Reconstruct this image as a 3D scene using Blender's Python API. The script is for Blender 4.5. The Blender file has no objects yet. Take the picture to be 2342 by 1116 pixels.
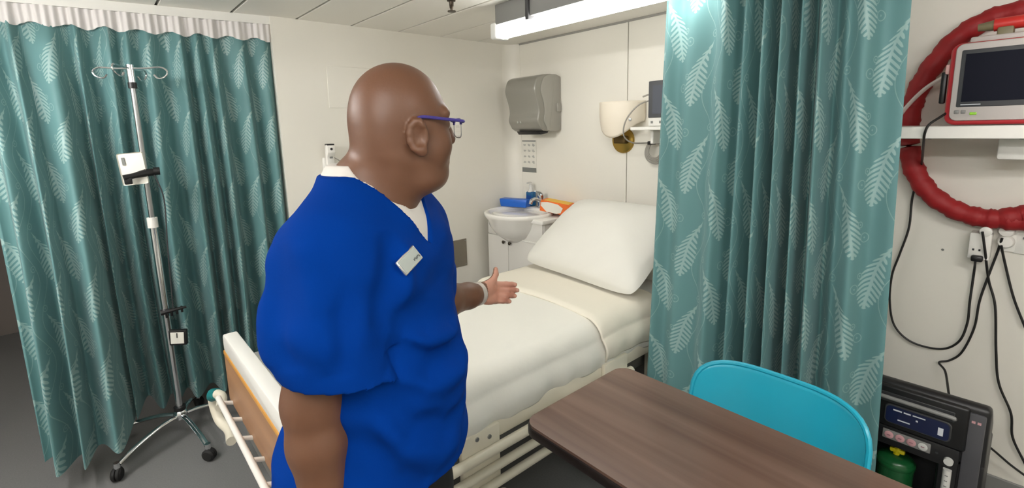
import bpy, bmesh, math, random
import numpy as np
from mathutils import Vector, Matrix
from mathutils.bvhtree import BVHTree

random.seed(7); RNG = np.random.RandomState(7)
SC = bpy.context.scene
COL = SC.collection
PI = math.pi
def srgb(r, g, b):
    f = lambda c: (c/12.92 if c <= .04045 else ((c+.055)/1.055)**2.4)
    return (f(r/255), f(g/255), f(b/255), 1.0)

# ------------------------------------------------------------------ camera
F_PX, PPX, PPY, EYE = 1104.3, 1171.0, 473.57, 1.55
YAW, PITCH, ROLL = math.radians(48.962), math.radians(9.2716), math.radians(1.4007)
_f = np.array([-math.sin(YAW)*math.cos(PITCH), math.cos(YAW)*math.cos(PITCH), -math.sin(PITCH)])
_r0 = np.array([math.cos(YAW), math.sin(YAW), 0.0]); _d0 = np.cross(_f, _r0)
_r = math.cos(ROLL)*_r0 + math.sin(ROLL)*_d0; _d = -math.sin(ROLL)*_r0 + math.cos(ROLL)*_d0
cam = bpy.data.cameras.new('camera'); camo = bpy.data.objects.new('camera', cam); COL.objects.link(camo)
cam.sensor_fit = 'HORIZONTAL'; cam.sensor_width = 36.0; cam.lens = 36.0*F_PX/2342
cam.shift_y = -(558.0-PPY)/2342; cam.clip_start = .02; cam.clip_end = 60
camo.matrix_world = Matrix(((_r[0], -_d[0], -_f[0], 0), (_r[1], -_d[1], -_f[1], 0), (_r[2], -_d[2], -_f[2], EYE), (0, 0, 0, 1)))
SC.camera = camo
CAM_M = np.stack([_r, _d, _f])
def ray(x, y): return CAM_M.T @ np.array([(x-PPX)/F_PX, (y-PPY)/F_PX, 1.0])
def at(x, y, ax, val):
    """point of the photograph measured on a plane of the room (ax 0/1/2 = x/y/z)"""
    d = ray(x, y); o = np.array([0, 0, EYE]); t = (val-o[ax])/d[ax]; return o+t*d

# ------------------------------------------------------------------ world, exposure
w = bpy.data.worlds.new('room_dark'); SC.world = w; w.use_nodes = True
w.node_tree.nodes['Background'].inputs[0].default_value = (.75, .8, .9, 1)
w.node_tree.nodes['Background'].inputs[1].default_value = 0.02
vs = SC.view_settings
vs.view_transform = 'Standard'; vs.look = 'None'; vs.gamma = 1.0; vs.use_curve_mapping = False
vs.exposure = 1.0
TUBE_STRENGTH = 8.5        # lit tube above the bed
FILL_TUBE_STRENGTH = 30.0   # tubes of the out-of-view battens, boosted to give fill light
TUBE_COLOR = (1.0, .98, .945, 1)
SC.cycles.max_bounces = 8; SC.cycles.diffuse_bounces = 5; SC.cycles.use_denoising = True

# ------------------------------------------------------------------ materials
class N:
    """tiny expression wrapper that builds Math nodes"""
    nt = None
    def __init__(s, sock): s.s = sock
    @staticmethod
    def m(op, *a):
        n = N.nt.nodes.new('ShaderNodeMath'); n.operation = op
        for i, x in enumerate(a):
            if isinstance(x, N): N.nt.links.new(x.s, n.inputs[i])
            else: n.inputs[i].default_value = float(x)
        return N(n.outputs[0])
    def __add__(s, o): return N.m('ADD', s, o)
    __radd__ = __add__
    def __sub__(s, o): return N.m('SUBTRACT', s, o)
    def __rsub__(s, o): return N.m('SUBTRACT', o, s)
    def __mul__(s, o): return N.m('MULTIPLY', s, o)
    __rmul__ = __mul__
    def __truediv__(s, o): return N.m('DIVIDE', s, o)
    def __pow__(s, o): return N.m('POWER', s, o)
def nsin(a): return N.m('SINE', a)
def ncos(a): return N.m('COSINE', a)
def nabs(a): return N.m('ABSOLUTE', a)
def nmin(a, b): return N.m('MINIMUM', a, b)
def nmax(a, b): return N.m('MAXIMUM', a, b)
def nmod(a, b): return N.m('FLOORED_MODULO', a, b)
def nsqrt(a): return N.m('SQRT', a)
def nstep(x, lo, hi):
    """smooth ramp 0..1 of x between lo and hi"""
    n = N.nt.nodes.new('ShaderNodeMapRange'); n.interpolation_type = 'SMOOTHSTEP'
    N.nt.links.new(x.s, n.inputs[0]); n.inputs[1].default_value = lo; n.inputs[2].default_value = hi
    return N(n.outputs[0])

MATS = {}
def mat(name, col, rough=.5, metal=0, noise=0, nscale=8, bump=0, bscale=60, spec=.5, trans=0, alpha=1, emit=None, estr=0, sss=0, coat=0, stretch=(1, 1, 1), sheen=0):
    m = bpy.data.materials.new(name); m.use_nodes = True; nt = m.node_tree
    b = nt.nodes['Principled BSDF']; c = col if len(col) == 4 else srgb(*col)
    b.inputs['Base Color'].default_value = c; b.inputs['Roughness'].default_value = rough
    b.inputs['Metallic'].default_value = metal; b.inputs['Specular IOR Level'].default_value = spec
    b.inputs['Transmission Weight'].default_value = trans; b.inputs['Alpha'].default_value = alpha
    b.inputs['Coat Weight'].default_value = coat; b.inputs['Sheen Weight'].default_value = sheen
    if sss:
        b.inputs['Subsurface Weight'].default_value = sss; b.inputs['Subsurface Radius'].default_value = (.012, .005, .003)
    if emit: b.inputs['Emission Color'].default_value = emit; b.inputs['Emission Strength'].default_value = estr
    if noise or bump:
        tc = nt.nodes.new('ShaderNodeTexCoord'); mp = nt.nodes.new('ShaderNodeMapping'); mp.inputs['Scale'].default_value = stretch
        nt.links.new(tc.outputs['Object'], mp.inputs[0])
        if noise:
            n = nt.nodes.new('ShaderNodeTexNoise'); n.inputs['Scale'].default_value = nscale; n.inputs['Detail'].default_value = 5
            nt.links.new(mp.outputs[0], n.inputs['Vector'])
            mx = nt.nodes.new('ShaderNodeMix'); mx.data_type = 'RGBA'
            mx.inputs['A'].default_value = tuple(x*(1-noise) for x in c[:3])+(1,); mx.inputs['B'].default_value = tuple(min(1, x*(1+noise)) for x in c[:3])+(1,)
            nt.links.new(n.outputs['Fac'], mx.inputs['Factor']); nt.links.new(mx.outputs['Result'], b.inputs['Base Color'])
        if bump:
            n2 = nt.nodes.new('ShaderNodeTexNoise'); n2.inputs['Scale'].default_value = bscale; n2.inputs['Detail'].default_value = 3
            nt.links.new(mp.outputs[0], n2.inputs['Vector'])
            bp = nt.nodes.new('ShaderNodeBump'); bp.inputs['Strength'].default_value = bump; bp.inputs['Distance'].default_value = .01
            nt.links.new(n2.outputs['Fac'], bp.inputs['Height']); nt.links.new(bp.outputs[0], b.inputs['Normal'])
    MATS[name] = m; return m

def wood_mat(name, c1, c2, axis, rough, fine=60, coat=0):
    m = mat(name, c1, rough, coat=coat); nt = m.node_tree; b = nt.nodes['Principled BSDF']
    tc = nt.nodes.new('ShaderNodeTexCoord'); mp = nt.nodes.new('ShaderNodeMapping')
    s = [fine, fine, fine]; s[axis] = fine*.04; mp.inputs['Scale'].default_value = s
    nt.links.new(tc.outputs['Object'], mp.inputs[0])
    n = nt.nodes.new('ShaderNodeTexNoise'); n.inputs['Scale'].default_value = .35; n.inputs['Detail'].default_value = 7; n.inputs['Distortion'].default_value = .6
    nt.links.new(mp.outputs[0], n.inputs['Vector'])
    r = nt.nodes.new('ShaderNodeValToRGB'); r.color_ramp.elements[0].position = .3; r.color_ramp.elements[1].position = .7
    r.color_ramp.elements[0].color = srgb(*c1); r.color_ramp.elements[1].color = srgb(*c2)
    nt.links.new(n.outputs['Fac'], r.inputs[0]); nt.links.new(r.outputs[0], b.inputs['Base Color'])
    return m

def curtain_mat():
    m = bpy.data.materials.new('curtain_fern_damask'); m.use_nodes = True; nt = m.node_tree; N.nt = nt
    b = nt.nodes['Principled BSDF']; out = nt.nodes['Material Output']
    uv = nt.nodes.new('ShaderNodeUVMap'); sp = nt.nodes.new('ShaderNodeSeparateXYZ'); nt.links.new(uv.outputs[0], sp.inputs[0])
    u, v = N(sp.outputs[0]), N(sp.outputs[1])
    W, H = .27, .36
    def fern(uo, vo, mir):
        x = (nmod(u+uo, W)-W/2)*mir; y = nmod(v+vo, H); L = .255
        t = y/L                                  # 0 stalk .. 1 tip
        xs = .046*ncos(t*PI*1.05)+.026*nsin(t*PI)-.014*nsin(t*2*PI)-.010
        d = x-xs
        wd = .052*nsin((nmin(nmax(t, 0), 1)**.75)*PI*.97+.05)*(1.1-.55*t)
        fr = nsin((y*1.0+nabs(d)*.75)*(2*PI/.0190))
        inside = nstep(wd*(.86+.14*fr)-nabs(d), 0, .004)*nstep(1-t, 0, .03)
        fronds = nmax(nstep(fr, -.55, .1), nstep(.007-nabs(d), 0, .004))
        return inside*fronds
    f = nmax(fern(0, 0, 1), fern(W/2, H/2, -1))
    # thin curling stems
    def stem(uo, vo, mir):
        x = (nmod(u+uo, W)-W/2)*mir; y = nmod(v+vo, H)
        c = .035*nsin(y*(2*PI/H)+.8)-.045
        s = nstep(.0022-nabs(x-c), 0, .0014)
        for (cx, cy, r) in ((.052, .255, .016), (.075, .300, .010), (-.055, .275, .013)):
            rr = nsqrt((x-cx)*(x-cx)+(y-cy)*(y-cy))
            s = nmax(s, nstep(.0022-nabs(rr-r), 0, .0014))
            s = nmax(s, nstep(.0042-rr, 0, .0014)*.9)
        return s
    st = nmax(stem(0, 0, 1), stem(W/2, H/2, -1))*.55
    fac = nmin(nmax(f*.9, st), 1)
    mx = nt.nodes.new('ShaderNodeMix'); mx.data_type = 'RGBA'
    mx.inputs['A'].default_value = srgb(93, 137, 138); mx.inputs['B'].default_value = srgb(148, 178, 175)
    nt.links.new(fac.s, mx.inputs['Factor']); nt.links.new(mx.outputs['Result'], b.inputs['Base Color'])
    ro = .62-.2*fac; nt.links.new(ro.s, b.inputs['Roughness'])
    b.inputs['Sheen Weight'].default_value = .15
    tr = nt.nodes.new('ShaderNodeBsdfTranslucent'); nt.links.new(mx.outputs['Result'], tr.inputs[0])
    ms = nt.nodes.new('ShaderNodeMixShader'); ms.inputs[0].default_value = .12
    nt.links.new(b.outputs[0], ms.inputs[1]); nt.links.new(tr.outputs[0], ms.inputs[2]); nt.links.new(ms.outputs[0], out.inputs[0])
    nz = nt.nodes.new('ShaderNodeTexNoise'); nz.inputs['Scale'].default_value = 700; nt.links.new(uv.outputs[0], nz.inputs['Vector'])
    bp = nt.nodes.new('ShaderNodeBump'); bp.inputs['Strength'].default_value = .08; bp.inputs['Distance'].default_value = .002
    nt.links.new(nz.outputs['Fac'], bp.inputs['Height']); nt.links.new(bp.outputs[0], b.inputs['Normal'])
    MATS['curtain'] = m
curtain_mat()
mat('wall', (228, 225, 215), .42, noise=.02, nscale=2)
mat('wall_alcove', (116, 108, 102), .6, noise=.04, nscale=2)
mat('joint_grey', (150, 148, 142), .6)
mat('ceiling_panel', (238, 235, 227), .45)
mat('ceiling_gap', (120, 118, 114), .7)
mat('floor', (112, 112, 112), .38, noise=.22, nscale=160, bump=.03, bscale=300)
mat('white_plastic', (225, 224, 218), .35)
mat('white_gloss', (232, 230, 224), .18)
mat('ceramic', (238, 236, 230), .08, coat=.3)
mat('cabinet_white', (222, 220, 214), .3)
mat('cream_metal', (222, 216, 198), .3)
mat('bed_frame_grey', (120, 120, 116), .45)
mat('linen', (226, 225, 216), .85, bump=.12, bscale=18, sheen=.1)
mat('sheet_edge', (226, 221, 206), .85, bump=.10, bscale=18)
mat('pillow_cotton', (216, 215, 207), .85, bump=.15, bscale=12, sheen=.1)
mat('mattress_cover', (205, 208, 208), .7, bump=.1, bscale=20)
mat('net_white', (232, 228, 226), .8, alpha=.85)
mat('chrome', (215, 218, 220), .14, metal=1)
mat('steel', (170, 172, 172), .3, metal=1)
mat('black_plastic', (18, 18, 19), .4)
mat('black_rubber', (14, 14, 14), .7)
mat('dark_grey', (52, 53, 55), .45)
mat('mid_grey', (128, 128, 126), .4)
mat('dispenser_grey', (146, 144, 136), .28, metal=.25)
mat('dispenser_side', (160, 158, 150), .3, metal=.2)
mat('paper', (222, 220, 210), .7)
mat('print_grey', (176, 176, 170), .7)
mat('print_dark', (120, 122, 118), .7)
mat('brass', (170, 140, 70), .25, metal=.9)
mat('brass_dark', (92, 74, 40), .4, metal=.7)
mat('lampshade', (230, 221, 204), .6)
mat('screen_grey', (92, 94, 102), .12)
mat('screen_bezel', (70, 71, 74), .35)
mat('screen_dark', (20, 22, 34), .5, spec=.08)
mat('red_plastic', (176, 40, 48), .38)
mat('red_fabric', (150, 22, 26), .6, noise=.15, nscale=14, bump=.35, bscale=22)
mat('red_handle', (196, 44, 38), .4)
mat('olive_metal', (120, 112, 84), .45)
mat('monitor_shell', (186, 180, 176), .4)
mat('green_led', (140, 205, 40), .4)
mat('pink_rubber', (214, 170, 166), .5)
mat('teal_plastic', (30, 160, 186), .32)
mat('teal_cap', (30, 120, 122), .4)
wood_mat('table_top', (88, 66, 56), (116, 92, 80), 0, .24, 40, coat=.15)
mat('table_edge', (34, 26, 24), .4)
wood_mat('beech', (150, 112, 82), (168, 128, 94), 0, .4, 50)
wood_mat('beech_edge', (196, 142, 66), (206, 152, 76), 0, .4, 50)
mat('blue_box', (20, 96, 196), .35)
mat('soap_blue', (20, 110, 170), .1, trans=.4, spec=.5)
mat('soap_label', (16, 70, 140), .4)
mat('orange_card', (232, 108, 30), .5)
mat('yellow_card', (240, 190, 50), .5)
mat('panel_taupe', (134, 126, 112), .35, metal=.3)
mat('skin', (106, 72, 52), .46, noise=.10, nscale=11, sss=.06, bump=.03, bscale=180)
mat('skin_palm', (190, 140, 120), .5, sss=.08)
mat('scrubs_blue', (0, 49, 130), .9, noise=.04, nscale=5, bump=.05, bscale=260, spec=.06)
mat('tshirt_white', (206, 202, 195), .85)
mat('trousers_black', (14, 14, 16), .8)
mat('glasses_blue', (62, 54, 130), .35)
mat('lens', (255, 255, 255), .02, trans=1, spec=.5, alpha=.25)
mat('eye_white', (225, 220, 212), .2)
mat('eye_dark', (30, 20, 16), .15)
mat('watch_band', (206, 198, 190), .3, metal=.3)
mat('badge_face', (176, 184, 180), .25, metal=.3)
mat('badge_frame', (222, 228, 228), .15, metal=.8)
mat('ink', (66, 72, 72), .6)
mat('cable_black', (22, 21, 20), .5)
mat('cable_grey', (150, 146, 138), .5)
mat('cable_white', (206, 196, 190), .5)
mat('machine_black', (24, 24, 26), .42)
mat('machine_panel', (74, 74, 78), .38)
mat('display_blue', (26, 34, 66), .15)
mat('print_white', (206, 210, 216), .5)
mat('button_pink', (196, 150, 154), .4)
mat('button_rim', (150, 110, 118), .4)
mat('bottle_green', (24, 84, 44), .25)
mat('yellow_plastic', (232, 214, 30), .35)
mat('vial_white', (206, 206, 202), .2)
mat('lit_tube', (255, 250, 240), .4, emit=TUBE_COLOR, estr=TUBE_STRENGTH)
mat('lit_tube_fill', (255, 250, 240), .4, emit=(1.0, .975, .955, 1), estr=FILL_TUBE_STRENGTH)
mat('sprinkler_metal', (70, 62, 52), .35, metal=.8)
mat('lamp_clear', (225, 226, 222), .3)

# ------------------------------------------------------------------ mesh helpers
def finish(name, bm, m, parent=None, smooth=True, angle=40):
    me = bpy.data.meshes.new(name); bm.normal_update(); bm.to_mesh(me); bm.free()
    return link(name, me, m, parent, smooth, angle)
def link(name, me, m, parent=None, smooth=True, angle=40):
    if m is not None: me.materials.append(MATS[m] if isinstance(m, str) else m)
    o = bpy.data.objects.new(name, me); COL.objects.link(o)
    if smooth:
        me.polygons.foreach_set('use_smooth', [True]*len(me.polygons))
        try: me.set_sharp_from_angle(angle=math.radians(angle))
        except Exception: pass
    if parent is not None:
        o.parent = parent; o.matrix_parent_inverse = WORLD[parent.name].inverted()
    else: WORLD[o.name] = Matrix.Identity(4)
    WORLD[o.name] = Matrix.Identity(4)
    return o
WORLD = {}
def thing(name, label, cat, base, group=None):
    o = bpy.data.objects.new(name, None); COL.objects.link(o); o.location = base; o.empty_display_size = .05
    WORLD[o.name] = Matrix.Translation(Vector(base))
    return tag(o, label, cat, group)
def tag(o, label=None, cat=None, group=None, kind=None):
    if label: o['label'] = label
    if cat: o['category'] = cat
    if group: o['group'] = group
    if kind: o['kind'] = kind
    return o
def lab(o, label): o['label'] = label; return o
def xf(bm, M, verts=None): bmesh.ops.transform(bm, matrix=M, verts=verts or bm.verts)
def box(x0, x1, y0, y1, z0, z1, bev=0, seg=2, bm=None, M=None):
    b = bmesh.new(); bmesh.ops.create_cube(b, size=1)
    xf(b, Matrix.Translation(((x0+x1)/2, (y0+y1)/2, (z0+z1)/2)) @ Matrix.Diagonal((abs(x1-x0), abs(y1-y0), abs(z1-z0), 1)))
    if bev: bmesh.ops.bevel(b, geom=b.edges[:], offset=bev, segments=seg, affect='EDGES', profile=.5)
    if M is not None: xf(b, M)
    return merge(bm, b)
def merge(bm, b):
    if bm is None: return b
    me = bpy.data.meshes.new('tmp'); b.to_mesh(me); b.free(); bm.from_mesh(me); bpy.data.meshes.remove(me); return bm
def smooth_path(pts, n=8, closed=False):
    P = np.array(pts, float); k = len(P); out = []
    rng = range(k if closed else k-1)
    for i in rng:
        p0 = P[(i-1) % k] if closed or i > 0 else 2*P[0]-P[1]
        p1 = P[i]; p2 = P[(i+1) % k]
        p3 = P[(i+2) % k] if closed or i+2 < k else 2*P[-1]-P[-2]
        for j in range(n):
            t = j/n
            out.append(.5*((2*p1)+(-p0+p2)*t+(2*p0-5*p1+4*p2-p3)*t*t+(-p0+3*p1-3*p2+p3)*t**3))
    if not closed: out.append(P[-1])
    return np.array(out)
def tube(pts, r, seg=10, closed=False, bm=None, caps=True, flat=1.0):
    """tube through pts; r a number or one per point"""
    P = [Vector(p) for p in pts]; k = len(P); rr = [r]*k if np.isscalar(r) else list(r)
    b = bmesh.new(); rings = []; up = None
    for i in range(k):
        a = P[(i-1) % k] if (closed or i > 0) else P[i]; c = P[(i+1) % k] if (closed or i < k-1) else P[i]
        t = (c-a).normalized()
        if up is None:
            up = Vector((0, 0, 1)) if abs(t.z) < .9 else Vector((1, 0, 0))
        s = t.cross(up).normalized(); up = s.cross(t).normalized()
        rings.append([b.verts.new(P[i]+(s*math.cos(q)+up*math.sin(q)*flat)*rr[i]) for q in [2*PI*j/seg for j in range(seg)]])
    for i in range(k if closed else k-1):
        A, B = rings[i], rings[(i+1) % k]
        for j in range(seg): b.faces.new((A[j], A[(j+1) % seg], B[(j+1) % seg], B[j]))
    if caps and not closed: b.faces.new(rings[0][::-1]); b.faces.new(rings[-1])
    bmesh.ops.recalc_face_normals(b, faces=b.faces[:])
    return merge(bm, b)
def lathe(prof, seg=24, M=None, bm=None):
    """prof: (radius, z) list, axis z"""
    b = bmesh.new(); rings = []
    for r, z in prof:
        if r < 1e-6: rings.append([b.verts.new((0, 0, z))])
        else: rings.append([b.verts.new((r*math.cos(2*PI*j/seg), r*math.sin(2*PI*j/seg), z)) for j in range(seg)])
    for A, B in zip(rings, rings[1:]):
        for j in range(seg):
            q = (j+1) % seg
            if len(A) == 1 and len(B) == 1: continue
            if len(A) == 1: b.faces.new((A[0], B[j], B[q]))
            elif len(B) == 1: b.faces.new((A[j], A[q], B[0]))
            else: b.faces.new((A[j], A[q], B[q], B[j]))
    if len(rings[0]) > 1: b.faces.new(rings[0][::-1])
    if len(rings[-1]) > 1: b.faces.new(rings[-1])
    bmesh.ops.recalc_face_normals(b, faces=b.faces[:])
    if M is not None: xf(b, M)
    return merge(bm, b)
def prism(poly, axis, a0, a1, bev=0, seg=2, bm=None):
    """polygon (2d) extruded along axis from a0 to a1; poly given in the two other axes in order"""
    b = bmesh.new()
    def mk(p, a):
        q = list(p); q.insert(axis, a); return b.verts.new(q)
    A = [mk(p, a0) for p in poly]; B = [mk(p, a1) for p in poly]; k = len(poly)
    b.faces.new(A); b.faces.new(B[::-1])
    for i in range(k): b.faces.new((A[i], A[(i+1) % k], B[(i+1) % k], B[i]))
    bmesh.ops.recalc_face_normals(b, faces=b.faces[:])
    if bev:
        ed = [e for e in b.edges if e.calc_face_angle(0) > .6]
        bmesh.ops.bevel(b, geom=ed, offset=bev, segments=seg, affect='EDGES', profile=.5)
    return merge(bm, b)
def rrect(x0, x1, y0, y1, r, n=6):
    out = []
    for cx, cy, a in ((x1-r, y1-r, 0), (x0+r, y1-r, 90), (x0+r, y0+r, 180), (x1-r, y0+r, 270)):
        for i in range(n+1):
            q = math.radians(a+90*i/n); out.append((cx+r*math.cos(q), cy+r*math.sin(q)))
    return out
def grid_mesh(P, uv=None, closed_u=False):
    """P: array (nu, nv, 3) -> mesh"""
    nu, nv = P.shape[:2]; idx = np.arange(nu*nv).reshape(nu, nv)
    if closed_u: idx = np.vstack([idx, idx[:1]])
    f = np.stack([idx[:-1, :-1], idx[1:, :-1], idx[1:, 1:], idx[:-1, 1:]], -1).reshape(-1, 4)
    me = bpy.data.meshes.new('grid'); me.from_pydata(P.reshape(-1, 3).tolist(), [], f.tolist())
    if uv is not None:
        l = me.uv_layers.new(name='UVMap'); vi = np.empty(len(me.loops), int); me.loops.foreach_get('vertex_index', vi)
        l.data.foreach_set('uv', uv.reshape(-1, 2)[vi].astype(np.float32).ravel())
    me.update(); return me
def solidify(o, t):
    md = o.modifiers.new('thickness', 'SOLIDIFY'); md.thickness = t; md.offset = 0; return o
def struct(name, bm, m, smooth=False, parent=None):
    o = finish(name, bm, m, parent, smooth)
    if parent is None: o['kind'] = 'structure'
    return o
# ------------------------------------------------------------------ room shell
XA, YB, ZC = -3.005, 2.648, 2.2          # side wall, back wall, ceiling
X1, Y0, XALC = 1.8, -2.2, -5.5
struct('floor', box(XALC-.1, X1+.1, Y0-.1, YB+.1, -.06, 0), 'floor')
cl = struct('ceiling', box(XALC-.1, X1+.1, Y0-.1, YB+.1, ZC+.012, ZC+.08), 'ceiling_gap')
jy = 1.005
ks = [jy+.3265*k for k in range(-10, 5)]
edges = [Y0]+[y for y in ks if Y0+.05 < y < YB-.05]+[YB]
for a, b in zip(edges, edges[1:]):
    finish('panel', box(XALC, X1, a+.006, b-.006, ZC, ZC+.018, .003, 1), 'ceiling_panel', cl, False)
wb = struct('wall_back', box(XA-.1, X1, YB+.012, YB+.1, 0, ZC), 'joint_grey')
for a, b in ((XA+.10, -1.893), (-1.887, -.653), (-.647, .55), (.556, X1)):
    finish('panel', box(a, b, YB, YB+.02, 0, ZC-.004, .0015, 1), 'wall', wb, False)
struct('wall_left', box(XA-.10, XA, .86, YB-.10, 0, ZC), 'wall')
# rounded inner corner between the two walls
prof = [(XA+.1-.1*math.cos(q), YB-.1+.1*math.sin(q)) for q in [PI/2*i/8 for i in range(9)]]
struct('trim_1', prism(prof+[(XA+.1, YB+.05), (XA-.05, YB+.05), (XA-.05, YB-.1)], 2, 0, ZC), 'wall', True)
struct('wall_alcove_back', box(XALC-.1, XALC, Y0, YB, 0, ZC), 'wall_alcove')
struct('wall_alcove_side', box(XALC, XA-.1, .86, .96, 0, ZC), 'wall_alcove')
struct('wall_front', box(XALC, X1, Y0-.1, Y0, 0, ZC), 'wall')
struct('wall_right', box(X1, X1+.1, Y0, YB, 0, ZC), 'wall')
struct('trim_2', box(XA+.10, X1, YB-.008, YB, ZC-.012, ZC), 'joint_grey')
struct('baseboard_back', box(XA+.10, X1, YB-.012, YB, 0, .09, .003, 1), 'mid_grey')
struct('baseboard_left', box(XA, XA+.012, .87, YB-.10, 0, .09, .003, 1), 'mid_grey')

# ------------------------------------------------------------------ ceiling lights
def fluorescent(x0, x1, y, label, tube_mat='lit_tube_fill'):
    t = thing('fluorescent_light', label, 'ceiling light', ((x0+x1)/2, y, ZC-.03), 'fluorescent ceiling lights')
    zc = 2.062
    finish('batten', box(x0+.04, x1-.04, y-.045, y+.045, zc+.035, ZC, .006), 'mid_grey', t)
    for xx in (x0+.30, x1-.30):
        finish('mounting_clip', box(xx-.012, xx+.012, y-.056, y+.056, zc+.018, ZC-.02, .003), 'dark_grey', t)
    for xx, s in ((x0, 1), (x1, -1)):
        finish('end_cap', box(min(xx, xx+s*.05), max(xx, xx+s*.05), y-.05, y+.05, zc-.035, zc+.05, .012, 3), 'lamp_clear', t)
    pr = [(y+.038*math.cos(q), zc+.034*math.sin(q)) for q in [2*PI*i/20 for i in range(20)]]
    lab(finish('tube', prism(pr, 0, x0+.05, x1-.05), tube_mat, t), 'lit white fluorescent tube')
    return t
fluorescent(-2.13, -.90, 1.775, 'lit fluorescent batten on the ceiling above the made bed', 'lit_tube')
fluorescent(-.45, .79, -.45, 'added unseen fluorescent batten just behind the viewer for fill light')  # out of view, added to fill the room with light
fluorescent(-2.75, -1.55, -.65, 'fluorescent batten on the ceiling left of the viewer')  # out of view, inferred from the highlight on the head; boosted for fill
fluorescent(.30, 1.5, .75, 'added unseen fluorescent batten right of the viewer for fill light')  # another added batten out of view, lifts the right side
fluorescent(-2.6, -1.36, -1.35, 'added unseen fluorescent batten far behind the viewer for fill light')  # extra batten added out of view as fill

# sprinkler head
sp = at(1032, 0, 2, ZC)
t = thing('sprinkler_head', 'small dark metal sprinkler head hanging from the ceiling panels', 'sprinkler', (sp[0], sp[1], ZC))
T = Matrix.Translation((sp[0], sp[1], ZC))
finish('stem', lathe([(.022, 0), (.022, -.006), (.012, -.008), (.011, -.028), (.006, -.034), (.006, -.05)], 16, T), 'sprinkler_metal', t)
for s in (-1, 1):
    finish('frame_arm', tube([Vector((sp[0]+s*.011, sp[1], ZC-.012)), Vector((sp[0]+s*.014, sp[1], ZC-.03)), Vector((sp[0]+s*.004, sp[1], ZC-.052))], .003, 6), 'sprinkler_metal', t)
finish('deflector', lathe([(.004, -.05), (.021, -.053), (.021, -.057), (0, -.057)], 16, T), 'sprinkler_metal', t)

# ------------------------------------------------------------------ curtains
def cos_interp(xs, ys, q):
    i = np.clip(np.searchsorted(xs, q)-1, 0, len(xs)-2); a, b = xs[i], xs[i+1]
    t = np.clip((q-a)/(b-a), 0, 1); t = .5-.5*np.cos(PI*t); return ys[i]*(1-t)+ys[i+1]*t
def curtain_surface(base, normal_amp, ns, zs, fold, flare=None, sway=None):
    """base(s)->(x,y) arrays, fold(s, zfrac)->offset along normal"""
    s = np.linspace(0, 1, ns); bx, by = base(s)
    tx, ty = np.gradient(bx), np.gradient(by); L = np.hypot(tx, ty); nx, ny = ty/L, -tx/L
    P = np.zeros((ns, len(zs), 3)); UV = np.zeros((ns, len(zs), 2))
    zt, zb = zs[0], zs[-1]
    for j, z in enumerate(zs):
        h = (zt-z)/(zt-zb)
        o = fold(s, h)
        x = bx+nx*o; y = by+ny*o
        if flare is not None:
            dx, dy = flare(s, h); x = x+dx; y = y+dy
        P[:, j] = np.stack([x, y, np.full(ns, z)], -1)
    j0 = len(zs)//2
    seg = np.hypot(np.diff(P[:, j0, 0]), np.diff(P[:, j0, 1])); U = np.concatenate([[0], np.cumsum(seg)])
    UV[..., 0] = U[:, None]; UV[..., 1] = np.array(zs)[None, :]
    return P, UV

# left curtain across the alcove opening: folds are wide and deep, hem swings out at the near end
def lbase(s):
    y = .872-1.22*s
    return -3.03-.165*s, y
lr = np.random.RandomState(3)
cx = [0.0]; ph = []
while cx[-1] < 1.0: cx.append(cx[-1]+lr.choice([.025,.035,.05,.075])*lr.uniform(.8, 1.15))
cx = np.array(cx); cyv = np.array([((-1)**i)*lr.uniform(.55, 1.0) for i in range(len(cx))])
def lfold(s, h):
    a = .018+.054*min(1, h*1.4)+.030*h
    sh = s+.016*math.sin(h*3.0)*np.sin(s*9)
    return a*cos_interp(cx, cyv, np.clip(sh, 0, 1))+.02*h*np.sin(s*11+1.2)
def lflare(s, h):
    k = np.clip((s-.64)/.16, 0, 1); k = k*k*(3-2*k)
    out = .37*k*h**.8
    return out, .03*k*h
zs_net = np.linspace(ZC-.045, 2.075, 8)
lc = thing('bay_curtain', 'teal fern-patterned curtain with white net heading behind the drip stand', 'curtain', (-3.1, .1, .1), 'teal curtains')
zs = np.concatenate([np.linspace(2.08, 1.9, 6)[:-1], np.linspace(1.9, .118, 60)])
P, UV = curtain_surface(lbase, 1, 720, zs, lambda s, h: lfold(s, .06+h*.94), lflare)
# hem follows the swing: slightly uneven
P[:, -1, 2] += .010*np.sin(np.linspace(0, 40, 720))
link('drape', grid_mesh(P, UV), 'curtain', lc, angle=180)
def nfold(s, h): return (.010+.006*h)*cos_interp(cx, cyv, s)+.005*np.sin(s*260)
P2, UV2 = curtain_surface(lbase, 1, 720, zs_net, nfold)
P2[:, -1, 2] -= .010*np.sin(np.linspace(0, 1, 720)*60)+.006
P2[:, :, 0] += .016
lab(link('net_heading', grid_mesh(P2, UV2), 'net_white', lc, angle=180), 'white net strip along the top')
tr = thing('curtain_rail', 'white ceiling curtain rail holding the teal curtain over the bay', 'curtain rail', (-3.1, .1, ZC-.04))
rx = [lbase(np.array([q])) for q in (-.01, .5, 1.6)]
rp = [Vector((float(a[0]), float(np.ravel(a[1])[0]), ZC-.022)) for a in rx]
b = bmesh.new()
for p, q in zip(rp, rp[1:]):
    d = (q-p); n = Vector((-d.y, d.x, 0)).normalized()*.018
    vs_ = [b.verts.new(v+Vector((0, 0, dz))) for dz in (-.022, .022) for v in (p-n, q-n, q+n, p+n)]
    for f in ((0, 1, 2, 3), (7, 6, 5, 4), (0, 4, 5, 1), (1, 5, 6, 2), (2, 6, 7, 3), (3, 7, 4, 0)): b.faces.new([vs_[i] for i in f])
bmesh.ops.recalc_face_normals(b, faces=b.faces[:])
finish('rail', b, 'white_plastic', tr, False)
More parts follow.
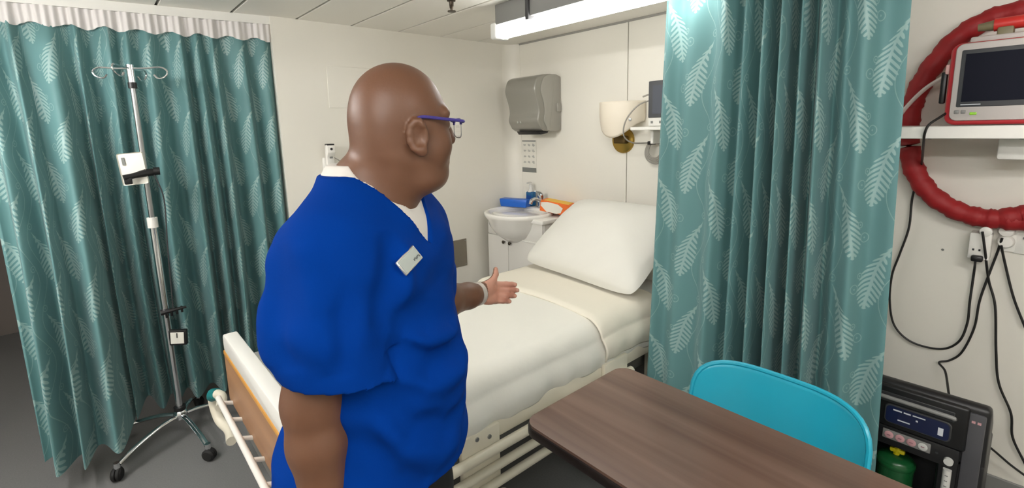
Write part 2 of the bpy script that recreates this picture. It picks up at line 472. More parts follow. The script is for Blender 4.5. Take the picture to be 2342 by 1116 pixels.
e0 = rp[0]; finish('end_stop', box(e0.x-.02, e0.x+.02, e0.y-.004, e0.y+.012, ZC-.048, ZC-.001, .004), 'white_gloss', tr)

# right curtain hanging bunched between the bed and the medical shelf
def rbase(s): return -1.175+.815*s, 1.895+.075*s-.03*np.sin(s*PI)
rx_ = np.array([0, .045, .10, .17, .26, .345, .395, .43, .475, .52, .56, .595, .635, .665, .70, .735, .775, .815, .87, .93, 1.0])
ry_ = np.array([-.3, .55, -.1, .35, .0, .95, -.6, .55, -.9, .8, -.8, 1.0, -1.0, .7, -1.0, .9, -1.0, -.2, .75, -.2, .4])
def rfold(s, h):
    a = (.042+.026*h)*(1+.55*np.exp(-((s-.60)/.20)**2))
    return a*cos_interp(rx_, ry_, np.clip(s+.02*(h-.5)*np.sin(s*7), 0, 1))+.012*h*np.sin(s*8)
def rflare(s, h): return (s-.5)*.09*(h-.2)-.025*(1-s)*h, 0*s
rc = thing('bed_curtain', 'teal fern-patterned curtain bunched between the bed pillow and the shelf', 'curtain', (-.72, 1.75, .08), 'teal curtains')
zs = np.linspace(ZC-.03, .08, 90)
P, UV = curtain_surface(rbase, 1, 620, zs, rfold, rflare)
UV[..., 0] += .03
link('drape', grid_mesh(P, UV), 'curtain', rc, angle=180)
rr = thing('curtain_track', 'short white ceiling track above the bunched teal curtain', 'curtain rail', (-.72, 1.75, ZC-.03))
q = np.linspace(-.03, 1.03, 14); bx, by = rbase(q)
finish('rail', tube([(x, y, ZC-.016) for x, y in zip(bx, by)], .014, 8), 'white_plastic', rr)

# ------------------------------------------------------------------ bed
BX0, BX1, BY0, BYH = -2.17, -1.285, .33, 2.60
bed = thing('hospital_bed', 'hospital bed with honey wood footboard and cream metal rails', 'bed', ((BX0+BX1)/2, 1.45, 0))
fb = prism(rrect(BX0+.0, BX1+.03, .475, .685, .012, 3), 1, BY0-.012, BY0+.012, .002, 1)
fbo = lab(finish('footboard', fb, 'beech', bed), 'honey brown wooden footboard')
finish('edge_band', box(BX0-.001, BX1+.031, BY0-.014, BY0+.014, .672, .690, .004), 'beech_edge', fbo)
cap = prism(rrect(BX0+.012, BX1+.02, .69, .765, .02, 4), 1, BY0-.012, BY0+.040, .006, 2)
lab(finish('footboard_cap', cap, 'white_plastic', bed), 'white rounded top of the footboard')
hb = prism(rrect(BX0, BX1+.03, .40, 1.0, .03, 4), 1, BYH-.012, BYH+.012, .003, 1)
finish('headboard', hb, 'beech', bed)
for x0, x1, nm in ((BX1-.03, BX1+.012, 'side_beam'), (BX0-.0, BX0+.04, 'side_beam')):
    finish(nm, box(x0, x1, BY0+.04, BYH-.03, .425, .50, .006), 'cream_metal', bed)
finish('deck', box(BX0+.05, BX1-.035, BY0+.06, BYH-.05, .44, .485, .004), 'bed_frame_grey', bed)
for i, yy in enumerate((BY0+.16, BYH-.25)):
    finish('cross_beam', box(BX0+.03, BX1-.02, yy-.025, yy+.025, .34, .425, .006), 'cream_metal', bed)
finish('under_frame', box(BX0+.18, BX1-.18, BY0+.18, BYH-.2, .20, .26, .01), 'bed_frame_grey', bed)
for xx in (BX0+.12, BX1-.14):
    for yy in (BY0+.30, BYH-.35):
        lg = finish('leg', box(xx-.022, xx+.022, yy-.03, yy+.03, .10, .35, .006), 'cream_metal', bed)
        Mx = Matrix.Translation((xx, yy+.02, .055)) @ Matrix.Rotation(PI/2, 4, 'Y')
        finish('caster', lathe([(0, -.016), (.045, -.016), (.055, -.008), (.055, .008), (.045, .016), (0, .016)], 20, Mx), 'black_rubber', lg)
# lowered side rail on the near side: three rounded bars on end brackets
for z, r, y0 in ((.415, .019, .55), (.345, .017, .55), (.278, .017, .55)):
    finish('rail_bar', tube([(BX1+.045, y0, z), (BX1+.045, 1.80, z)], r, 12), 'cream_metal', bed)
for yy in (.92, 1.70):
    finish('rail_bracket', box(BX1+.012, BX1+.034, yy-.085, yy+.085, .25, .50, .006), 'cream_metal', bed)
for yy, zz in ((.90, .492), (.955, .478), (1.05, .335)):
    finish('bolt', lathe([(0, 0), (.009, 0), (.008, .006), (0, .008)], 12, Matrix.Translation((BX1+.032, yy, zz-.012)) @ Matrix.Rotation(PI/2, 4, 'Y')), 'steel', bed)
finish('release_wheel', lathe([(0, 0), (.026, 0), (.03, .008), (.026, .018), (.012, .02), (.010, .026), (0, .026)], 20, Matrix.Translation((BX1+.05, .985, .225)) @ Matrix.Rotation(PI/2, 4, 'Y')), 'cream_metal', bed)
finish('far_rail_bar', tube([(BX0-.035, .8, .40), (BX0-.035, 2.3, .40)], .017, 10), 'cream_metal', bed)
# push bar in front of the footboard
zt = .50
A = at(515, 905, 2, zt); B = at(600, 1105, 2, zt)
yb_ = float((A[1]+B[1])/2)-.012
pb = finish('push_bar', tube([(A[0]-.0, yb_, zt), (BX1+.0, yb_, zt)], .011, 12), 'white_plastic', bed)
for xx in np.linspace(A[0]+.05, BX1-.06, 6):
    finish('bar_arm', tube([(xx, yb_, zt), (xx, BY0+.0, zt-.02)], .008, 10), 'white_plastic', bed)
A = np.array([-2.33, .317, 0]); yb_ = .300; zt = .335
c0 = at(488, 915, 1, yb_+.03)
cpts = smooth_path([(A[0]+.03, BY0-.03, zt+.05), (A[0]-.06, yb_+.02, zt+.055), (A[0]-.14, yb_, zt+.04), (A[0]-.165, yb_, zt-.02), (A[0]-.13, yb_+.01, zt-.09), (A[0]-.05, yb_+.03, zt-.11), (A[0]+.05, BY0-.01, zt-.11)], 6)
bo = finish('corner_bumper', tube(cpts, .021, 12), 'cream_metal', bed)
lab(finish('joint_cap', tube([cpts[9], cpts[12], cpts[14]], [.025, .027, .025], 12), 'teal_cap', bo), 'teal joint cap')
finish('foot_beam', box(BX0+.08, BX1-.05, BY0+.02, BY0+.06, .33, .40, .006), 'bed_frame_grey', bed)

# mattress
mt = prism(rrect(BX0+.03, BX1-.015, .49, .672, .05, 6), 1, BY0+.05, BYH-.03, .02, 3)
tag(finish('mattress', mt, 'mattress_cover'), 'pale grey mattress showing at the head end of the bed', 'mattress')

# bedspread: one shell over the mattress, hanging over both long sides
def sheet(y0, y1, lift, xl, xr, zlow_l, zlow_r, ny, seed, amp):
    r = np.random.RandomState(seed)
    # profile in x-z, from the far hem over the top to the near hem
    R = .075; pts = []
    xl0, xr0 = BX0+.018, BX1-.0; ztop = .688+lift
    for z in np.linspace(zlow_l, ztop-R, 6): pts.append((xl0-lift-.006, z))
    for a in np.linspace(0, PI/2, 8)[1:]: pts.append((xl0-lift-.006+R-R*math.cos(a), ztop-R+R*math.sin(a)))
    for x in np.linspace(xl0+R, xr0-R, 44)[1:-1]: pts.append((x, ztop))
    for a in np.linspace(0, PI/2, 12): pts.append((xr0+lift+.006-R+R*math.sin(a), ztop-R+R*math.cos(a)))
    for z in np.linspace(ztop-R, zlow_r, 18)[1:]: pts.append((xr0+lift+.006+.020*math.sin(PI*(ztop-R-z)/(ztop-R-zlow_r)), z))
    pts = np.array(pts); ys = np.linspace(y0, y1, ny)
    P = np.zeros((len(pts), ny, 3))
    kx = r.uniform(-9, 9, (14, 2)); ph = r.uniform(0, 6.28, 14)
    for j, y in enumerate(ys):
        wv = sum(np.sin(kx[i, 0]*pts[:, 0]*1.6+kx[i, 1]*y*1.6+ph[i]) for i in range(14))/14
        drop = np.clip((ztop-pts[:, 1])/(ztop-zlow_r), 0, 1)*(pts[:, 0] > -1.6)
        ripple = .006*np.sin(y*17+1.5*np.sin(y*6))*drop+.004*np.sin(y*41+2)*drop
        P[:, j, 0] = pts[:, 0]+ripple+.35*amp*wv*drop
        P[:, j, 1] = y
        P[:, j, 2] = pts[:, 1]+amp*wv*(1-drop)+.010*np.sin(y*5.1+.7)*drop**2
    return P
P = sheet(BY0+.075, 2.02, .0, 0, 0, .52, .475, 120, 5, .010)
# crown of the top: a bit higher in the middle, rounded at the foot end
xm = (BX0+BX1)/2
P[..., 2] += .018*np.clip(1-((P[..., 0]-xm)/.45)**2, 0, 1)
f_ = np.clip(1-(P[..., 1]-BY0-.075)/.10, 0, 1); P[..., 2] -= .07*f_**2.5
o = link('bedspread', grid_mesh(P), 'linen', None, angle=180); solidify(o, .006)
tag(o, 'cream bedspread spread smooth over the hospital bed', 'bedspread')
# turned-down sheet band under the pillow
P = sheet(1.60, 2.06, .016, 0, 0, .56, .515, 60, 9, .006)
P[..., 2] += .018*np.clip(1-((P[..., 0]-xm)/.45)**2, 0, 1)
e_ = np.clip(1-(P[..., 1]-1.60)/.035, 0, 1); P[..., 2] -= .012*e_**2
dr = np.clip((.70-P[..., 2])/.2, 0, 1); P[..., 1] += .035*dr*(P[..., 0] > -1.6)*np.clip(1-(P[..., 1]-1.6)/.2, 0, 1)+.014*np.sin(P[..., 0]*7)*np.clip(1-(P[..., 1]-1.6)/.2, 0, 1)
o = link('turned_down_sheet', grid_mesh(P), 'sheet_edge', None, angle=180); solidify(o, .010)
tag(o, 'cream sheet folded back across the bed below the pillow', 'sheet')

def pillow(name, c, size, thick, tilt, rz, label, seed):
    r = np.random.RandomState(seed); n = 44
    u = np.linspace(-1, 1, n); UU, VV = np.meshgrid(u, u, indexing='ij')
    prof = (np.clip(1-np.abs(UU)**2.6, 0, 1)*np.clip(1-np.abs(VV)**2.6, 0, 1))**.55
    cr_ = 1-.085*(np.abs(UU)*np.abs(VV))**5
    px = UU*size[0]/2*cr_*(1-.03*(1-VV**2)*np.abs(UU)**3); py = VV*size[1]/2*cr_*(1-.03*(1-UU**2)*np.abs(VV)**3)
    wr = sum(np.sin(r.uniform(-5, 5)*UU+r.uniform(-5, 5)*VV+r.uniform(0, 6)) for _ in range(10))/10*.012
    cr = .006*np.sin(9*(np.abs(UU)+np.abs(VV))+3*UU)*np.clip(np.abs(UU*VV)*2.2, 0, 1)
    b = bmesh.new(); top = {}; bot = {}
    for i in range(n):
        for j in range(n):
            edge = i in (0, n-1) or j in (0, n-1)
            z = thick/2*prof[i, j]
            top[i, j] = b.verts.new((px[i, j], py[i, j], z+(wr[i, j]+cr[i, j])*prof[i, j]+.012*UU[i, j]*VV[i, j]))
            bot[i, j] = top[i, j] if edge else b.verts.new((px[i, j], py[i, j], -z*.8+.012*UU[i, j]*VV[i, j]))
    for i in range(n-1):
        for j in range(n-1):
            b.faces.new((top[i, j], top[i+1, j], top[i+1, j+1], top[i, j+1]))
            f = [bot[i, j], bot[i, j+1], bot[i+1, j+1], bot[i+1, j]]
            if len(set(f)) == 4 and not all(x in top.values() for x in ()):
                try: b.faces.new(f)
                except ValueError: pass
    bmesh.ops.recalc_face_normals(b, faces=b.faces[:])
    xf(b, Matrix.Translation(c) @ Matrix.Rotation(rz, 4, 'Z') @ Matrix.Rotation(tilt, 4, 'X'))
    return tag(finish(name, b, 'pillow_cotton', angle=180), label, 'pillow', 'pillows on the bed')
pillow('pillow', (-1.69, 2.135, .915), (.85, .60), .21, math.radians(36), math.radians(-4), 'plump white pillow leaning up at the head of the bed', 4)
pillow('pillow', (-1.69, 2.40, .845), (.72, .40), .14, math.radians(50), math.radians(2), 'white pillow hidden behind the plump leaning pillow', 8)
# ------------------------------------------------------------------ wash stand in the corner
CX0, CX1, CYF = -2.95, -2.335, 2.305
cab = thing('vanity_cabinet', 'white two-door vanity cabinet under the wash basin in the corner', 'cabinet', (-2.64, 2.47, 0))
finish('body', box(CX0, CX1, CYF+.018, YB-.015, .08, .885, .002, 1), 'cabinet_white', cab)
finish('plinth', box(CX0+.01, CX1-.01, CYF+.05, YB-.03, 0, .08), 'mid_grey', cab)
xm = -2.705
for x0, x1, kx in ((CX0+.004, xm-.002, xm-.035), (xm+.002, CX1-.004, xm+.035)):
    d = finish('door', box(x0, x1, CYF, CYF+.018, .09, .735, .004, 2), 'cabinet_white', cab)
    finish('knob', lathe([(.004, 0), (.004, .010), (.012, .014), (.013, .020), (.008, .025), (0, .026)], 14, Matrix.Translation((kx, CYF, .70)) @ Matrix.Rotation(PI/2, 4, 'X')), 'sprinkler_metal', d)
finish('fascia', box(CX0+.004, CX1-.004, CYF+.004, CYF+.018, .74, .885, .003), 'cabinet_white', cab)
finish('moulding', box(xm+.16, CX1-.02, CYF-.006, CYF+.006, .735, .748, .003), 'white_gloss', cab)
finish('top_slab', prism(rrect(CX0-.01, CX1+.012, CYF-.012, YB-.013, .015, 3), 2, .885, .913, .004, 2), 'ceramic', cab)
# basin: semi-recessed bowl bulging out of the front
bs = thing('wash_basin', 'round white ceramic wash basin bulging from the corner vanity', 'sink', (-2.67, 2.41, .88))
bcx, bcy = -2.665, 2.385
def ring(rx, ry, z, n=40): return [(bcx+rx*math.cos(2*PI*i/n), bcy+ry*math.sin(2*PI*i/n), z) for i in range(n)]
prof = [(.05, .05, .70), (.11, .10, .715), (.18, .17, .765), (.225, .215, .83), (.245, .235, .885), (.265, .25, .905), (.272, .256, .925), (.268, .252, .936), (.25, .235, .938), (.238, .222, .930), (.215, .20, .88), (.17, .155, .815), (.09, .085, .785), (.022, .022, .78)]
b = bmesh.new(); rings = []
for rx, ry, z in prof: rings.append([b.verts.new(p) for p in ring(rx, ry, z)])
for A_, B_ in zip(rings, rings[1:]):
    for j in range(40): b.faces.new((A_[j], A_[(j+1) % 40], B_[(j+1) % 40], B_[j]))
b.faces.new(rings[0]); b.faces.new(rings[-1]); bmesh.ops.recalc_face_normals(b, faces=b.faces[:])
finish('bowl', b, 'ceramic', bs, angle=80)
finish('tap_ledge', prism(rrect(bcx-.25, bcx+.25, bcy+.17, YB-.012, .04, 4), 2, .90, .938, .008, 2), 'ceramic', bs)
finish('overflow_hole', lathe([(0, 0), (.011, 0), (.011, .006), (0, .006)], 14, Matrix.Translation((bcx+.02, bcy+.213, .905)) @ Matrix.Rotation(PI/2, 4, 'X')), 'black_plastic', bs)
finish('drain', lathe([(0, .781), (.022, .781), (.022, .786), (0, .787)], 16, Matrix.Translation((bcx, bcy, 0))), 'chrome', bs)
# tap
tp = Vector((bcx+.035, bcy+.205, .938))
tap = thing('mixer_tap', 'chrome mixer tap standing behind the wash basin', 'tap', tp)
TM = Matrix.Translation(tp)
finish('body', lathe([(.031, 0), (.031, .008), (.025, .014), (.024, .075), (.028, .085), (.028, .10), (0, .105)], 20, TM), 'chrome', tap)
finish('spout', tube(smooth_path([tp+Vector((0, -.01, .05)), tp+Vector((.005, -.06, .075)), tp+Vector((.01, -.11, .07)), tp+Vector((.012, -.125, .045))], 5), .014, 12), 'chrome', tap)
finish('lever', tube(smooth_path([tp+Vector((0, 0, .10)), tp+Vector((.01, -.03, .125)), tp+Vector((.02, -.085, .14))], 4), [.020, .018, .016, .014, .012, .012, .011, .011, .011], 10, flat=.5), 'chrome', tap)
# things on the basin ledge
bb = at(1145, 456, 1, 2.50)
o = finish('blue_tray', prism([(-.115, 0), (.115, 0), (.125, .062), (-.125, .062)], 1, -.04, .04, .006, 2), 'blue_box')
o.matrix_world = Matrix.Translation((-2.83, 2.50, .939)) @ Matrix.Rotation(math.radians(18), 4, 'Z')
tag(o, 'bright blue plastic tray at the left of the wash basin', 'tray')
sb = thing('soap_bottle', 'clear blue soap pump bottle behind the chrome tap', 'bottle', (-2.755, 2.600, .939))
SM = Matrix.Translation((-2.755, 2.600, .939))
finish('bottle', box(-.038, .038, -.024, .024, 0, .115, .012, 3, M=SM), 'soap_blue', sb)
finish('label', box(-.028, .028, -.0255, -.0235, .03, .085, 0, M=SM), 'soap_label', sb)
finish('neck', lathe([(.026, .112), (.014, .135), (.012, .15), (.015, .15), (.015, .168), (.006, .17), (.006, .185), (0, .185)], 16, SM), 'vial_white', sb)
finish('pump', box(-.007, .007, -.04, .008, .178, .190, .003, 2, M=SM), 'vial_white', sb)
gb = thing('glove_box', 'orange and white cardboard glove box on the vanity top', 'box', (-2.43, 2.53, .914))
GM = Matrix.Translation((-2.405, 2.535, .970)) @ Matrix.Rotation(math.radians(22), 4, 'Z') @ Matrix.Rotation(math.radians(8), 4, 'Y')
g = finish('carton', box(-.115, .115, -.06, .06, -.035, .045, .003, 1, M=GM), 'orange_card', gb)
finish('top_print', box(-.095, .095, -.045, .055, .0445, .0465, 0, M=GM), 'yellow_card', gb)
pp = [(-.108, .030), (-.06, .040), (.02, .036), (.062, .015), (.05, -.022), (.02, -.033), (-.06, -.031), (-.108, .005)]
b = prism(pp, 1, -.0625, -.0595); xf(b, GM); finish('front_print', b, 'paper', gb, False)
cm = thing('nail_brush', 'small dark nail brush lying between tap and glove box', 'brush', (-2.53, 2.60, .914))
finish('handle', box(-2.585, -2.495, 2.612, 2.634, .939, .955, .006, 2), 'black_plastic', cm)
finish('bristles', box(-2.58, -2.50, 2.604, 2.613, .94, .953, .001, 1), 'print_dark', cm)

# ------------------------------------------------------------------ paper dispenser, notice
ds = thing('towel_dispenser', 'grey plastic paper towel dispenser on the wall above the basin', 'dispenser', (-2.63, YB, 1.51))
DX0, DX1 = -2.79, -2.47
zt_, zb_ = 1.925, 1.515
cover = [(YB-.205, 1.545), (YB-.235, 1.60), (YB-.225, 1.66), (YB-.235, 1.72), (YB-.262, 1.80), (YB-.258, 1.85), (YB-.235, 1.895), (YB-.19, 1.915), (YB-.12, 1.925)]
cs = [tuple(p) for p in smooth_path([(y, z, 0) for y, z in cover], 5)[:, :2]]
finish('cover', prism(cs+[(YB-.12, 1.525), (YB-.17, 1.525)], 0, DX0, DX1, .010, 3), 'dispenser_grey', ds, angle=50)
finish('back_case', prism([(YB-.125, 1.522), (YB-.125, 1.925), (YB-.05, 1.925), (YB-.005, 1.912), (YB-.005, 1.53), (YB-.02, 1.522)], 0, DX0+.004, DX1+.004, .008, 2), 'dispenser_side', ds)
side = [tuple(p) for p in smooth_path([(y+.055, z, 0) for y, z in cover], 5)[:, :2]]
finish('side_panel', prism(side+[(YB-.12, 1.528), (YB-.15, 1.53)], 0, DX1-.002, DX1+.008, .004, 2), 'dispenser_side', ds)
finish('chute', prism([(YB-.20, 1.525), (YB-.10, 1.525), (YB-.11, 1.508), (YB-.18, 1.500)], 0, DX0+.05, DX1-.03, .004, 2), 'black_plastic', ds)
finish('brand_mark', box(DX0+.03, DX0+.10, YB-.262, YB-.2555, 1.803, 1.811), 'print_grey', ds)
for k in range(2):
    finish('level_mark', box(DX0+.10+.03*k, DX0+.112+.03*k, YB-.2375, YB-.222, 1.585, 1.60), 'print_grey', ds)
finish('lock_tab', box(DX1, DX1+.016, YB-.05, YB-.012, 1.66, 1.72, .006, 2), 'dispenser_side', ds)

nt_ = thing('hygiene_notice', 'small printed notice of hand pictures below the towel dispenser', 'notice', (-2.83, YB, 1.19))
nx0, nx1, nz0, nz1 = -2.895, -2.735, 1.20, 1.455
finish('sheet', box(nx0, nx1, YB-.004, YB-.0005, nz0, nz1), 'paper', nt_, False)
finish('title_bar', box(nx0+.003, nx1-.004, YB-.0055, YB-.004, nz1-.012, nz1-.004), 'print_dark', nt_, False)
finish('footer_bar', box(nx0, nx1, YB-.0055, YB-.004, nz0, nz0+.036), 'print_dark', nt_, False)
for r_ in range(4):
    for c_ in range(3):
        x = nx0+.030+.050*c_; z = nz1-.040-.045*r_
        pts = [(x+(.014+.005*math.sin(3*a+r_+c_))*math.cos(a), z+(.010+.004*math.cos(2*a+c_))*math.sin(a)) for a in [2*PI*i/10 for i in range(10)]]
        finish('pictogram', prism(pts, 1, YB-.0052, YB-.004), 'print_grey', nt_, False)

# ------------------------------------------------------------------ wall lamp
wl = thing('wall_sconce', 'brass wall sconce with cream half-round shade beside the small monitor', 'wall lamp', (-1.86, YB, 1.36))
wx = -1.915
MW = Matrix.Translation((wx+.0, YB, 1.455)) @ Matrix.Rotation(PI/2, 4, 'X')
finish('backplate', lathe([(.085, 0), (.085, .006), (.080, .014), (.06, .018), (0, .018)], 32, MW), 'brass', wl)
finish('bracket', box(wx-.045, wx+.045, YB-.05, YB-.016, 1.435, 1.485, .006), 'brass_dark', wl)
# half-round shade: open shell curved out from the wall, cut lower in the middle
nA, nB = 34, 14; P = np.zeros((nA, nB, 3))
for i, a in enumerate(np.linspace(0, PI, nA)):
    for j, h in enumerate(np.linspace(0, 1, nB)):
        ztop = 1.70; zbot = 1.475+.10*abs(math.cos(a))**2.2
        z = ztop+(zbot-ztop)*h; rad = .155*(1-.16*max(0, (1.62-z)/.15)**1.5)
        P[i, j] = (wx+.010+rad*math.cos(a)*1.02, YB-.012-rad*.95*math.sin(a), z)
sh = link('shade', grid_mesh(P), 'lampshade', wl, angle=180); solidify(sh, .006); lab(sh, 'cream curved lampshade')
finish('shade_screw', lathe([(0, 0), (.010, 0), (.009, .006), (0, .007)], 12, Matrix.Translation((wx+.125, YB-.11, 1.585)) @ Matrix.Rotation(PI/2, 4, 'X') @ Matrix.Rotation(math.radians(35), 4, 'Y')), 'steel', wl)

# ------------------------------------------------------------------ small monitor on its shelf by the bed
ss = thing('bedside_shelf', 'small white wall shelf holding the bedside monitor', 'shelf', (-1.45, 2.5, 1.5))
finish('board', box(-1.72, -1.15, 2.44, YB-.001, 1.520, 1.540, .003, 1), 'white_gloss', ss)
finish('bracket', box(-1.62, -1.60, 2.50, YB-.001, 1.44, 1.52, .003, 1), 'white_plastic', ss)
sm = thing('bedside_monitor', 'small grey-screened patient monitor on the bedside shelf', 'monitor', (-1.46, 2.52, 1.54))
finish('housing', box(-1.635, -1.30, 2.495, 2.60, 1.541, 1.80, .010, 2), 'white_plastic', sm)
finish('bezel', box(-1.632, -1.303, 2.489, 2.498, 1.590, 1.798, .004, 1), 'screen_bezel', sm)
finish('screen', box(-1.602, -1.333, 2.487, 2.490, 1.612, 1.772), 'screen_grey', sm, False)
for k, w_ in ((0, .014), (1, .030)):
    finish('front_mark', box(-1.615+.055*k, -1.615+.055*k+w_, 2.4935, 2.4955, 1.558, 1.572), 'mid_grey', sm, False)
cb = thing('monitor_lead', 'coiled grey lead hanging under the bedside monitor', 'cable', (-1.62, 2.6, 1.38))
p1 = smooth_path([(-1.63, 2.55, 1.70), (-1.70, 2.49, 1.665), (-1.775, 2.475, 1.58), (-1.80, 2.49, 1.49), (-1.775, 2.54, 1.445), (-1.72, 2.60, 1.44), (-1.68, 2.625, 1.445)], 8)
finish('lead', tube(p1, .0045, 8), 'cable_grey', cb)
finish('stub', tube([(-1.63, 2.55, 1.725), (-1.665, 2.53, 1.725), (-1.69, 2.52, 1.715)], .005, 8), 'cable_grey', cb)
for k in range(4):
    r_ = .068-.008*k; cz = 1.385+.004*k; cxx = -1.66+.006*k
    finish('coil', tube([(cxx+r_*math.cos(a), 2.615-.010*k+.004*math.sin(3*a), cz+r_*1.05*math.sin(a)) for a in [2*PI*i/30 for i in range(30)]], .0045, 8, closed=True), 'cable_grey', cb)
finish('tie', box(-1.690, -1.660, 2.575, 2.630, 1.430, 1.452, .005), 'black_plastic', cb)
finish('drop', tube([(-1.66, 2.61, 1.52), (-1.672, 2.615, 1.45)], .004, 8), 'cable_grey', cb)

# ------------------------------------------------------------------ left wall: thermometer, blank panel, access plate
th = thing('wall_thermometer', 'white handheld thermometer in its holder on the left wall', 'thermometer', (XA, 1.11, 1.2))
ty = 1.112
finish('holder', box(XA, XA+.028, ty-.034, ty+.030, 1.19, 1.40, .008, 3), 'white_plastic', th)
finish('handle', prism([(XA+.028, 1.20), (XA+.028, 1.46), (XA+.048, 1.48), (XA+.075, 1.475), (XA+.078, 1.43), (XA+.055, 1.40), (XA+.05, 1.20)], 1, ty-.022, ty+.026, .006, 2), 'white_gloss', th)
finish('cap', box(XA+.03, XA+.074, ty-.020, ty+.024, 1.474, 1.484, .003), 'black_plastic', th)
finish('sensor', lathe([(0, 0), (.0075, 0), (.0075, .003), (0, .003)], 12, Matrix.Translation((XA+.076, ty+.002, 1.452)) @ Matrix.Rotation(PI/2, 4, 'Y')), 'black_plastic', th)
finish('button', box(XA+.055, XA+.060, ty-.006, ty+.014, 1.395, 1.425, .002), 'mid_grey', th)
finish('cord', tube(smooth_path([(XA+.03, ty+.03, 1.40), (XA+.04, ty+.065, 1.37), (XA+.04, ty+.075, 1.31), (XA+.03, ty+.05, 1.25), (XA+.01, ty+.02, 1.19)], 7), .0025, 6), 'cable_grey', th)
a = at(745, 150, 0, XA); 
bp_ = thing('wall_board', 'blank white wall board behind the head of the man', 'board', (XA, 1.45, 1.6))
finish('sheet', box(XA, XA+.005, a[1], a[1]+.42, 1.70, a[2], .002, 1), 'wall', bp_)
ap = thing('access_plate', 'taupe metal access plate low on the left wall by the vanity', 'panel', (XA, 2.02, .5))
finish('plate', box(XA, XA+.006, 1.90, 2.135, .50, .715, .003, 1), 'panel_taupe', ap)
for yy in (1.915, 2.12):
    for zz in (.515, .70):
        finish('screw', lathe([(0, 0), (.004, 0), (.003, .002), (0, .002)], 8, Matrix.Translation((XA+.006, yy, zz)) @ Matrix.Rotation(PI/2, 4, 'Y')), 'steel', ap)

# ------------------------------------------------------------------ drip stand
iv = thing('drip_stand', 'chrome wheeled drip stand with four hooks in front of the curtain', 'drip stand', (-2.90, .20, 0))
ix, iy = -2.895, .199
I = lambda z: Vector((ix, iy, z))
finish('lower_pole', tube([I(.13), I(1.13)], .0155, 14), 'chrome', iv)
finish('upper_pole', tube([I(1.10), I(1.84)], .0115, 14), 'steel', iv)
lab(finish('height_collar', tube([I(1.115), I(1.165)], .022, 14), 'white_plastic', iv), 'white height collar')
finish('top_sleeve', tube([I(1.80), I(1.882)], .015, 14), 'chrome', iv)
finish('top_ring', tube([I(1.775), I(1.802)], .0175, 14), 'black_plastic', iv)
for ang in (60, 240, 150, 330):
    d = Vector((math.cos(math.radians(ang)), math.sin(math.radians(ang)), 0)); s = Vector((-d.y, d.x, 0))
    pts = smooth_path([I(1.866), I(1.866)+d*.06, I(1.866)+d*.125+Vector((0, 0, .004)), I(1.852)+d*.150+s*.006, I(1.828)+d*.135+s*.010, I(1.822)+d*.105+s*.014, I(1.838)+d*.088+s*.016], 5)
    finish('hook', tube(pts, .0042, 8), 'chrome', iv)
hubz = .125
finish('hub', lathe([(.03, hubz-.02), (.034, hubz), (.028, hubz+.02), (.018, hubz+.028), (0, hubz+.028)], 18, Matrix.Translation((ix, iy, 0))), 'chrome', iv)
finish('hub_ring', tube([I(hubz+.026), I(hubz+.044)], .027, 16), 'black_plastic', iv)
c1 = at(270, 1083, 2, .03); c2 = at(478, 1038, 2, .03)
a1 = math.atan2(c1[1]-iy, c1[0]-ix); a2 = math.atan2(c2[1]-iy, c2[0]-ix)
R1 = math.hypot(c1[0]-ix, c1[1]-iy); R2 = math.hypot(c2[0]-ix, c2[1]-iy)
angs = [(a1, R1), (a2, R2), (a2+math.radians(80), .29), (a2+math.radians(146), .29), (a1-math.radians(68), .30)]
for a, R_ in angs:
    d = Vector((math.cos(a), math.sin(a), 0)); s = Vector((-d.y, d.x, 0))
    pts = smooth_path([I(hubz-.002)+d*.02, I(hubz-.002)+d*R_*.35, I(.10)+d*R_*.72, I(.072)+d*R_*.97], 6)
    lg = finish('leg', tube(pts, [.013]*len(pts), 10, flat=.75), 'chrome', iv)
    finish('caster_stem', tube([I(.085)+d*R_, I(.05)+d*R_], .013, 10), 'chrome', lg)
    tilt = Matrix.Translation(I(.030)+d*(R_+.004)) @ Matrix.Rotation(a+.6, 4, 'Z') @ Matrix.Rotation(PI/2, 4, 'X')
    finish('caster', lathe([(0, -.020), (.022, -.020), (.030, -.013), (.030, -.003), (.024, 0), (.030, .003), (.030, .013), (.022, .020), (0, .020)], 18, tilt), 'black_rubber', lg)
# clamp with instruction card
ck = finish('card', box(-.052, .052, -.002, .002, -.075, .075, .008, 2, M=Matrix.Translation((ix+.010, iy-.045, 1.405)) @ Matrix.Rotation(math.radians(65), 4, 'Z') @ Matrix.Rotation(math.radians(-4), 4, 'Y')), 'paper', iv); lab(ck, 'pale instruction card')
cmx = Matrix.Translation((ix+.012, iy-.045, 1.405)) @ Matrix.Rotation(math.radians(65), 4, 'Z') @ Matrix.Rotation(math.radians(-4), 4, 'Y')
finish('card_mark', box(-.036, -.024, -.0045, -.0015, .02, .055, M=cmx), 'print_dark', ck, False)
finish('clamp', tube([Vector((ix+.02, iy+.045, 1.385)), Vector((ix+.025, iy, 1.383)), Vector((ix+.035, iy-.045, 1.374)), Vector((ix+.04, iy-.085, 1.366))], [.016, .019, .013, .015], 10), 'black_plastic', iv)
finish('clamp_knob', tube([Vector((ix+.025, iy+.03, 1.388)), Vector((ix+.028, iy+.055, 1.388))], .019, 14), 'black_plastic', iv)
finish('clamp_grip', box(ix+.03, ix+.05, iy-.085, iy-.055, 1.335, 1.37, .005), 'black_plastic', iv)
finish('lower_clamp', tube([Vector((ix+.01, iy-.02, .686)), Vector((ix+.02, iy+.03, .690)), Vector((ix+.02, iy+.085, .692))], [.016, .010, .006], 8), 'black_plastic', iv)
for k in range(4):
    finish('clamp_tooth', box(ix+.008, ix+.02, iy-.005+.022*k, iy+.005+.022*k, .655+.004*k, .70, .002), 'black_plastic', iv)
